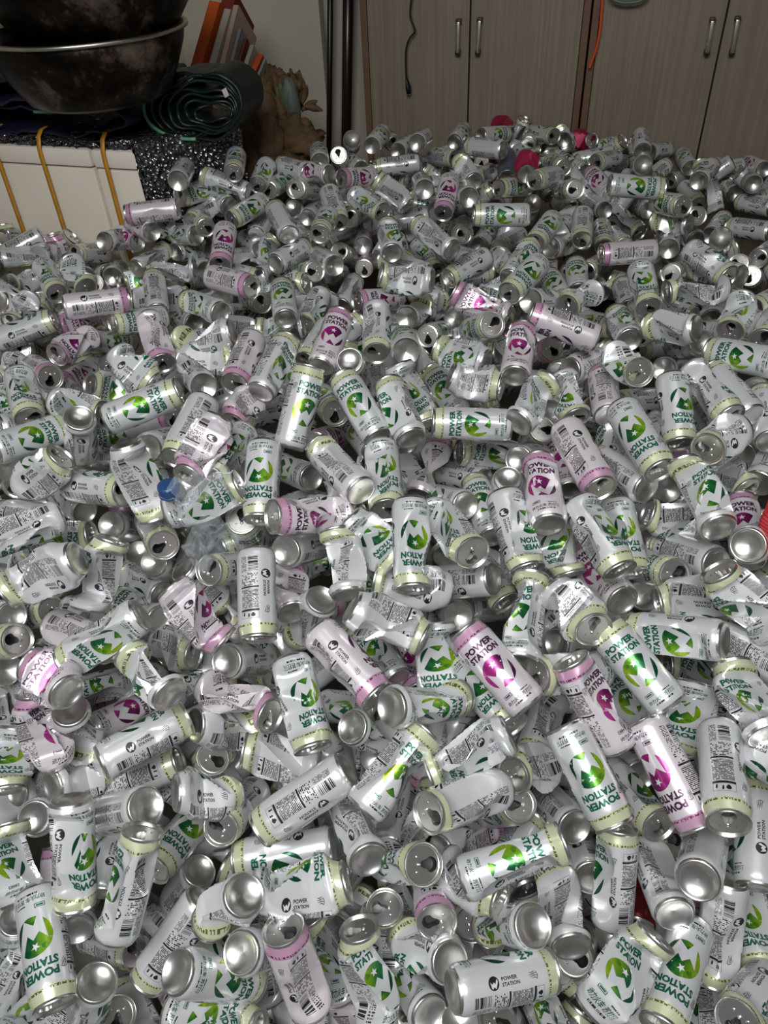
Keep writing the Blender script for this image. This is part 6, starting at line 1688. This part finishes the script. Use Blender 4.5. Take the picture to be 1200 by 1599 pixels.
1192 1861 632 -16 98 14 284 99 5 0
310 330 91 17 94 31 288 87 2 0
-292 571 256 6 -88 -48 90 89 6 0
423 1917 626 86 -24 -45 34 99 2 0
262 1657 613 76 -48 -44 67 95 12 0
1223 1754 645 95 -28 13 208 93 3 0
-469 353 55 90 -42 -4 16 98 7 0
835 2676 661 -56 83 5 151 93 5 0
-435 963 465 -96 4 -27 258 89 2 0
356 1766 609 99 -13 9 356 95 1 0
-865 2025 627 40 56 73 203 89 0 0
104 1330 587 95 5 31 219 88 0 0
680 527 284 -91 39 -17 265 94 3 0
-225 1791 630 -64 -62 -45 129 90 3 0
-870 742 358 46 -33 -82 120 93 4 0
-7 436 129 81 -50 -31 67 94 1 0
116 632 273 50 80 34 63 91 6 0
-858 892 416 -64 46 62 263 85 17 0
553 403 148 -65 -68 -33 175 89 5 0
640 801 440 -36 93 2 354 93 5 0
259 897 410 -19 -93 -32 39 90 7 0
27 322 30 -57 -82 11 168 92 7 0
712 1018 557 -45 86 22 38 93 15 0
-321 338 86 38 90 21 274 92 1 0
-529 803 370 -70 10 71 177 98 7 0
-361 786 365 63 -28 -73 128 89 6 0
-195 766 390 -34 -77 -55 350 89 3 0
-586 1569 612 -69 -65 32 24 94 12 0
-84 363 66 72 -55 -42 206 93 5 0
-683 1986 628 58 -74 -34 66 84 0 0
-176 643 258 2 -98 -22 195 95 3 0
-562 1487 616 -87 -47 -16 165 93 6 0
-91 923 485 -82 -49 29 253 87 4 0
572 560 268 23 -92 -31 145 84 7 0
-211 862 388 -50 -72 -48 87 99 5 0
-471 872 391 -44 -88 -20 255 90 1 0
661 357 136 46 -64 62 71 98 4 0
-358 1046 481 -61 -60 -52 233 93 6 0
-412 1283 594 -65 74 -17 324 87 7 0
-197 321 75 36 91 20 176 84 0 0
87 2669 682 -74 67 -1 302 86 0 0
192 594 243 90 -6 43 33 87 13 0
1092 1826 632 -29 84 45 307 98 7 0
604 298 55 -79 18 -58 337 86 5 0
305 1195 549 -23 83 51 23 94 7 0
610 447 213 69 56 -45 274 91 5 0
515 820 398 25 -97 -7 215 87 2 0
269 661 291 -91 32 26 212 90 7 0
31 1109 496 100 -1 -4 246 93 3 0
-824 615 274 -30 56 77 10 90 17 0
-749 1110 510 72 64 -27 261 87 6 0
-829 1040 479 -93 -28 22 27 99 4 0
47 1562 645 -35 45 82 155 88 0 0
215 1916 622 89 38 26 250 98 3 0
617 1688 630 100 -8 4 88 85 3 0
915 1085 550 61 -78 -14 145 88 3 0
404 340 65 99 -3 -15 339 92 5 0
232 2393 648 93 37 2 302 88 2 0
572 924 455 69 60 41 26 99 3 0
-1062 2057 636 -86 -1 51 130 90 1 0
1307 2649 627 48 -85 -24 351 87 7 0
-101 707 384 -18 96 -23 287 84 7 0
327 414 133 -79 61 0 196 84 6 0
728 503 233 -48 87 7 75 87 7 0
-798 427 148 -3 87 50 249 94 7 0
152 2556 660 96 -1 -29 197 95 5 0
-18 1705 624 -97 -20 17 358 87 3 0
960 1207 591 -73 67 17 84 96 6 0
-448 1386 587 86 51 4 117 88 0 0
-1010 1887 627 -29 -84 -47 112 96 3 0
669 1346 624 -43 53 73 280 98 1 0
153 385 89 20 -39 -90 101 89 4 0
-10 1644 613 -71 -41 -58 250 87 2 0
-110 480 180 -97 -21 -11 5 84 3 0
-743 1856 625 90 33 -28 237 88 1 0
-1155 1830 634 94 24 -23 117 89 4 0
23 1885 619 -94 -9 32 47 94 3 0
-472 2325 657 4 1 100 358 89 3 0
-661 441 114 -95 -31 11 112 95 1 0
-233 2004 622 -78 61 13 41 99 1 0
726 1007 495 -37 90 25 63 95 7 0
-1153 1677 637 96 13 -26 159 89 16 0
-221 440 109 -83 55 13 57 94 6 0
534 1059 515 -90 44 -8 62 86 4 0
710 1958 624 -75 65 16 5 90 7 0
417 811 388 -68 -67 -30 98 87 1 0
381 682 331 -82 -56 6 325 90 4 0
-137 2195 642 -8 93 -36 142 97 0 0
-464 1734 641 -94 -24 -25 125 86 3 0
558 2263 642 -81 45 -38 119 93 7 0
1024 1642 616 -76 65 0 26 87 11 0
441 447 215 80 52 30 84 98 5 0
-593 606 237 -8 86 50 159 84 11 0
-952 1110 499 -82 -3 58 127 94 4 0
870 1203 610 94 -28 21 187 93 5 0
42 542 236 -20 96 -18 234 85 13 0
-734 356 65 42 88 -23 35 95 1 0
-705 557 236 -59 -68 44 152 85 3 0
-161 2035 646 27 -79 -55 83 91 5 0
1129 1511 615 61 60 51 244 93 5 0
60 1791 627 -99 -8 8 20 96 3 0
511 1581 604 73 58 36 201 91 5 0
552 1009 479 -94 16 -31 312 85 7 0
-423 581 324 14 99 5 338 94 4 0
189 1512 615 12 -86 -50 295 89 7 0
-164 1678 603 46 -67 -58 262 85 7 0
-104 1270 578 -97 17 -16 349 98 3 0
-541 1277 571 -4 -87 -48 340 96 13 0
607 724 418 -82 54 21 252 87 5 0
766 717 374 -93 -17 -33 55 93 0 0
123 2064 631 20 -63 -75 179 95 1 0
62 730 388 -28 -64 -72 78 94 16 0
-343 647 265 83 48 29 0 88 2 0
768 901 464 81 -59 5 52 84 7 0
-310 1322 577 68 -73 -2 305 90 1 0
-358 890 443 15 72 68 138 93 5 0
232 367 96 77 63 10 296 88 5 0
207 750 361 -84 -54 -7 238 90 7 0
-923 1528 622 -34 35 -87 241 86 5 0
-382 1194 540 -86 -51 3 245 92 0 0
-205 950 493 -9 74 66 188 99 7 0
-7 889 400 -95 -27 16 211 91 3 0
-284 1713 635 37 -87 -32 328 87 4 0
766 1048 518 44 -77 -46 272 90 3 0
-178 1204 555 98 15 -12 279 85 5 0
232 476 177 53 -83 -17 155 89 5 0
111 353 53 -5 51 -86 198 91 3 0
-728 1952 627 -63 62 46 246 93 5 0
282 543 212 78 10 62 191 88 16 0
811 1102 580 36 70 62 304 94 3 0
-645 1597 610 68 73 4 49 84 6 0
43 2056 622 -26 -84 -47 219 93 4 0
-574 1841 627 60 -80 -7 76 96 7 0
-218 654 315 36 91 20 129 86 2 0
-837 1243 576 75 -54 38 83 93 12 0
-281 758 335 65 71 25 298 87 7 0
-329 1459 593 94 32 9 33 92 4 0
420 2752 682 -99 16 0 215 98 7 0
-429 560 218 -77 64 -2 9 85 1 0
-125 877 438 -80 -59 -14 356 97 7 0
-1045 1388 595 10 89 -44 337 97 0 0
570 288 95 -44 89 15 130 96 1 0
515 483 188 92 -36 16 139 86 1 0
-107 657 270 49 -83 -26 329 89 3 0
670 2911 675 31 80 51 170 85 1 0
-44 1013 492 -96 -11 -25 319 93 0 0
-804 572 298 52 85 -3 337 88 4 0
-583 932 439 -5 93 -36 328 86 6 0
757 1330 605 -71 66 23 154 93 4 0
209 306 56 -81 -59 -3 119 95 6 0
-459 362 121 -69 -72 5 103 97 2 0
-605 2020 635 -90 -32 29 121 95 4 0
-697 1246 556 95 31 7 206 85 7 0
170 1099 503 -5 -91 -40 199 91 3 0
-726 333 131 -50 21 84 245 85 3 0
417 1495 599 -94 33 -6 239 90 6 0
-477 2025 623 -71 -70 12 337 94 12 0
-593 393 79 36 92 -14 198 98 15 0
-810 1933 650 54 32 78 66 96 1 0
-661 705 348 42 88 -23 270 88 6 0
-303 879 388 -11 91 -39 266 99 4 0
453 732 391 -62 70 35 234 90 1 0
355 2000 631 97 22 -8 72 98 6 0
584 2349 659 -81 -22 -55 176 87 7 0
77 906 439 18 -93 -33 217 87 2 0
-1270 2059 639 79 -60 -11 231 95 3 0
-1203 1867 628 -93 -37 6 318 86 13 0
-284 491 187 17 96 -21 71 87 0 0
-266 1114 524 3 -98 20 218 92 1 0
-81 2593 673 -77 -64 4 63 85 1 0
914 2296 644 -15 -99 6 174 87 5 0
261 1318 595 60 -55 -58 168 90 4 0
21 514 189 -5 -100 3 30 92 7 0
1367 2559 636 -17 31 -93 280 96 7 0
480 1998 656 19 90 39 154 97 2 0
431 502 212 42 40 81 37 96 10 0
1242 1971 636 -61 -58 54 284 88 0 0
-814 369 67 -41 -90 -13 177 85 1 0
1083 1426 606 -80 60 -4 72 87 5 0
-299 701 380 -56 77 30 10 84 2 0
-52 1198 543 96 23 18 345 85 4 0
1315 2162 646 97 6 24 164 97 3 0
857 913 486 -91 42 -6 256 88 11 0
438 1726 608 -67 -63 -40 83 85 3 0
267 1732 622 99 -10 4 317 98 16 0
-153 1547 597 -34 -59 -74 310 97 4 0
648 1035 497 5 88 47 128 84 11 0
-768 701 303 -34 78 53 73 85 14 0
704 373 117 33 -94 -5 71 96 2 0
532 1767 634 83 -55 -8 82 92 3 0
685 288 45 -27 -84 -47 281 86 4 0
912 1940 626 100 0 -5 328 89 6 0
439 1102 515 -44 -67 -60 62 94 4 0
-820 1326 599 92 2 -40 293 96 3 0
-216 1080 489 6 92 40 196 95 4 0
44 2448 661 -6 -92 -40 265 98 12 0
287 2212 631 92 -31 -24 168 91 7 0
616 639 300 41 -89 -19 219 93 0 0
321 729 338 15 83 53 186 94 2 0
698 621 331 23 -96 -15 145 91 0 0
1365 2223 652 93 -31 -20 325 97 4 0
-384 973 429 -79 -40 -47 327 93 2 0
627 1326 586 57 -82 -1 210 93 1 0
-863 1185 604 -95 32 7 77 95 2 0
673 894 452 -85 46 -24 221 91 7 0
-128 2464 647 -25 95 -18 169 99 6 0
505 2816 674 -49 86 -13 262 97 2 0
88 1421 584 38 79 48 112 98 2 0
686 1198 565 79 -61 8 184 99 6 0
490 873 484 98 19 10 325 98 5 0
-80 1760 617 -68 -62 -38 204 91 3 0
-621 1202 547 14 86 50 17 89 12 0
111 1071 562 0 99 -17 89 84 3 0
-486 410 89 87 45 -21 139 87 7 0
281 2148 634 -89 44 15 71 87 4 0
293 2321 641 -5 -79 -61 92 98 4 0
-53 1106 532 56 49 66 128 89 2 0
-1149 2281 645 86 -43 -26 221 89 7 0
770 1791 618 -25 75 61 255 87 4 0
661 2621 663 77 -60 -22 125 99 7 0
343 2587 674 98 -9 17 67 92 2 0
967 2078 651 96 12 26 62 88 3 0
345 971 459 67 33 66 20 87 0 0
623 1171 578 71 30 64 39 91 7 0
-697 1401 640 -72 -68 12 145 97 7 0
-793 914 411 -21 98 4 297 92 1 0
-627 963 456 -50 -84 -22 230 85 2 0
189 299 114 98 -15 -14 254 93 0 0
-700 1474 601 -87 -50 -3 73 88 5 0
-916 2068 639 -81 -54 24 282 99 3 0
-731 740 365 -14 89 43 329 94 1 0
447 1096 593 98 5 -17 144 86 1 0
-1193 1957 630 -46 -69 -56 293 95 7 0
658 2824 679 13 89 45 141 93 6 0
1109 1675 620 -87 49 7 58 85 2 0
-347 1807 640 90 29 -32 62 87 5 0
1115 1932 632 -14 99 5 305 97 7 0
-842 523 187 -94 -7 33 296 91 7 0
916 2015 630 59 -16 80 262 94 5 0
466 1274 577 -84 -50 -21 124 96 6 0
-73 1586 595 -55 77 33 211 96 15 0
1471 2208 649 47 8 88 259 99 6 0
-1510 2486 659 27 -46 -84 147 97 5 0
461 1187 571 -81 -44 -39 345 99 11 0
431 2345 657 34 41 85 317 89 12 0
1293 1846 642 -45 -89 -2 134 89 7 0
801 1581 616 94 -35 2 190 90 3 0
809 810 430 83 19 52 140 99 5 0
-1180 2357 646 77 38 50 29 86 2 0
-185 1916 615 -96 25 -14 190 85 0 0
751 1398 621 -79 38 48 220 89 4 0
598 3024 694 96 -27 -9 342 84 0 0
-398 2144 637 44 -88 19 203 85 6 0
-153 533 210 -50 -86 9 213 85 7 0
-408 500 168 51 -84 21 119 93 10 0
30 812 387 81 -33 -48 320 92 2 0
1287 2831 623 66 -54 -53 91 94 1 0
881 2158 635 91 -33 -24 198 92 5 0
-1417 2276 643 -80 -59 -6 136 99 0 0
-1006 1489 621 -92 38 -3 355 87 7 0
392 2841 673 -95 30 2 263 95 7 0
-828 987 452 -75 -49 44 214 89 4 0
-912 955 443 88 25 -41 341 93 14 0
128 2400 643 80 34 49 33 91 4 0
650 2581 692 -15 74 65 237 92 1 0
752 2779 668 52 -25 -82 350 92 16 0
-282 336 49 -29 95 -9 88 92 4 0
-1001 1638 640 -32 50 81 70 99 17 0
-917 1809 647 40 92 3 87 86 0 0
-198 432 152 -40 91 13 180 93 0 0
-748 1797 658 12 -37 -92 280 93 4 0
284 1050 493 -85 50 18 143 99 2 0
-367 324 124 -32 -94 -13 71 94 7 0
762 624 307 -87 43 -23 289 87 5 0
508 2178 638 -47 -81 -35 179 96 2 0
-604 843 389 67 71 -22 323 97 10 0
392 287 105 -58 6 -81 97 91 2 0
-1164 2165 637 -54 79 -30 289 98 1 0
218 547 251 -90 3 -43 70 97 3 0
998 1282 636 19 -82 -54 335 90 4 0
"""

# ---------------------------------------------------------------- the cans: where each one lies
# x y z of its middle in tenths of a millimetre, axis from base to lid, turn about the axis, length left, colour, dent, side of the dents, turn of the mouth
def read_row(t):
    t = t.split()
    x, y, z = (int(v) * 1e-4 for v in t[:3]); ax = tuple(int(v) * .001 for v in t[3:6])
    return dict(x=x, y=y, z=z, axis=ax, roll=math.radians(int(t[6])), sh=int(t[7]) * .01, col=t[8], dent=int(t[9]), face=int(t[10]), mouth=math.radians(int(t[11])))
for k, line in enumerate(SINGLE.strip().split('\n')):
    t, label = line.split('|')
    build_can(k, read_row(t), label)

rows = []
for k, line in enumerate(MORE.strip().split('\n')):
    rows.append((4000 + k, read_row(line), ART_LOW))
rf = random.Random(77)
for k, line in enumerate(FILL.strip().split('\n')):
    x, y, z, a, b, c, r, sh, q, art = (int(v) for v in line.split())
    rows.append((9000 + k, dict(x=x * .001, y=y * .001, z=z * .001, axis=(a, b, c), roll=math.radians(r), sh=sh * .01, col='p' if q > 9 else 'g',
                 dent=(0, 1, 1, 2, 2, 3, 1, 0)[q % 10], face=rf.uniform(0, 360), mouth=rf.uniform(0, 6.28)), ART_LOW if art else None))
# the can materials of both prints in one list: green can 0-5, pink can 6-11, other lacquers 12-14
BULK = mats_for('g') + [M_alu] + mats_for('p') + [M_alu] + [PAINT['r'], PAINT['q'], PAINT['b']]
bv, bq, bt, uq, ut, mq, mt, nb = [], [], [], [], [], [], [], 0
for k, row, art in rows:
    plain = row['col'] in 'rqb'
    V, fs, us, ms = can_arrays(k, row, None if plain else art)
    off = 6 if row['col'] in 'pk' else 0
    for f in fs: pass
    nf = [f.shape[1] for f in fs]
    ui = 0; us_all = np.concatenate(us); ms_all = np.concatenate(ms) + off
    if plain: ms_all = np.where(ms_all == 0, 12 + 'rqb'.index(row['col']), ms_all)
    pf = 0
    for f in fs:
        u = us_all[ui:ui + f.size]; ui += f.size; mm = ms_all[pf:pf + len(f)]; pf += len(f)
        (bq if f.shape[1] == 4 else bt).append(f + nb); (uq if f.shape[1] == 4 else ut).append(u); (mq if f.shape[1] == 4 else mt).append(mm)
    bv.append(V); nb += len(V)
V = np.concatenate(bv) * 1000
me = make_mesh('can_heap', V, [np.concatenate(bq), np.concatenate(bt)], np.concatenate([np.concatenate(uq), np.concatenate(ut)]), BULK, np.concatenate([np.concatenate(mq), np.concatenate(mt)]), 40)
o = bpy.data.objects.new('heap_of_more_cans', me); COL.objects.link(o)
tag(o, 'rest of the heap: farther and buried crushed cans reaching back to the cabinets', 'cans', kind='stuff')
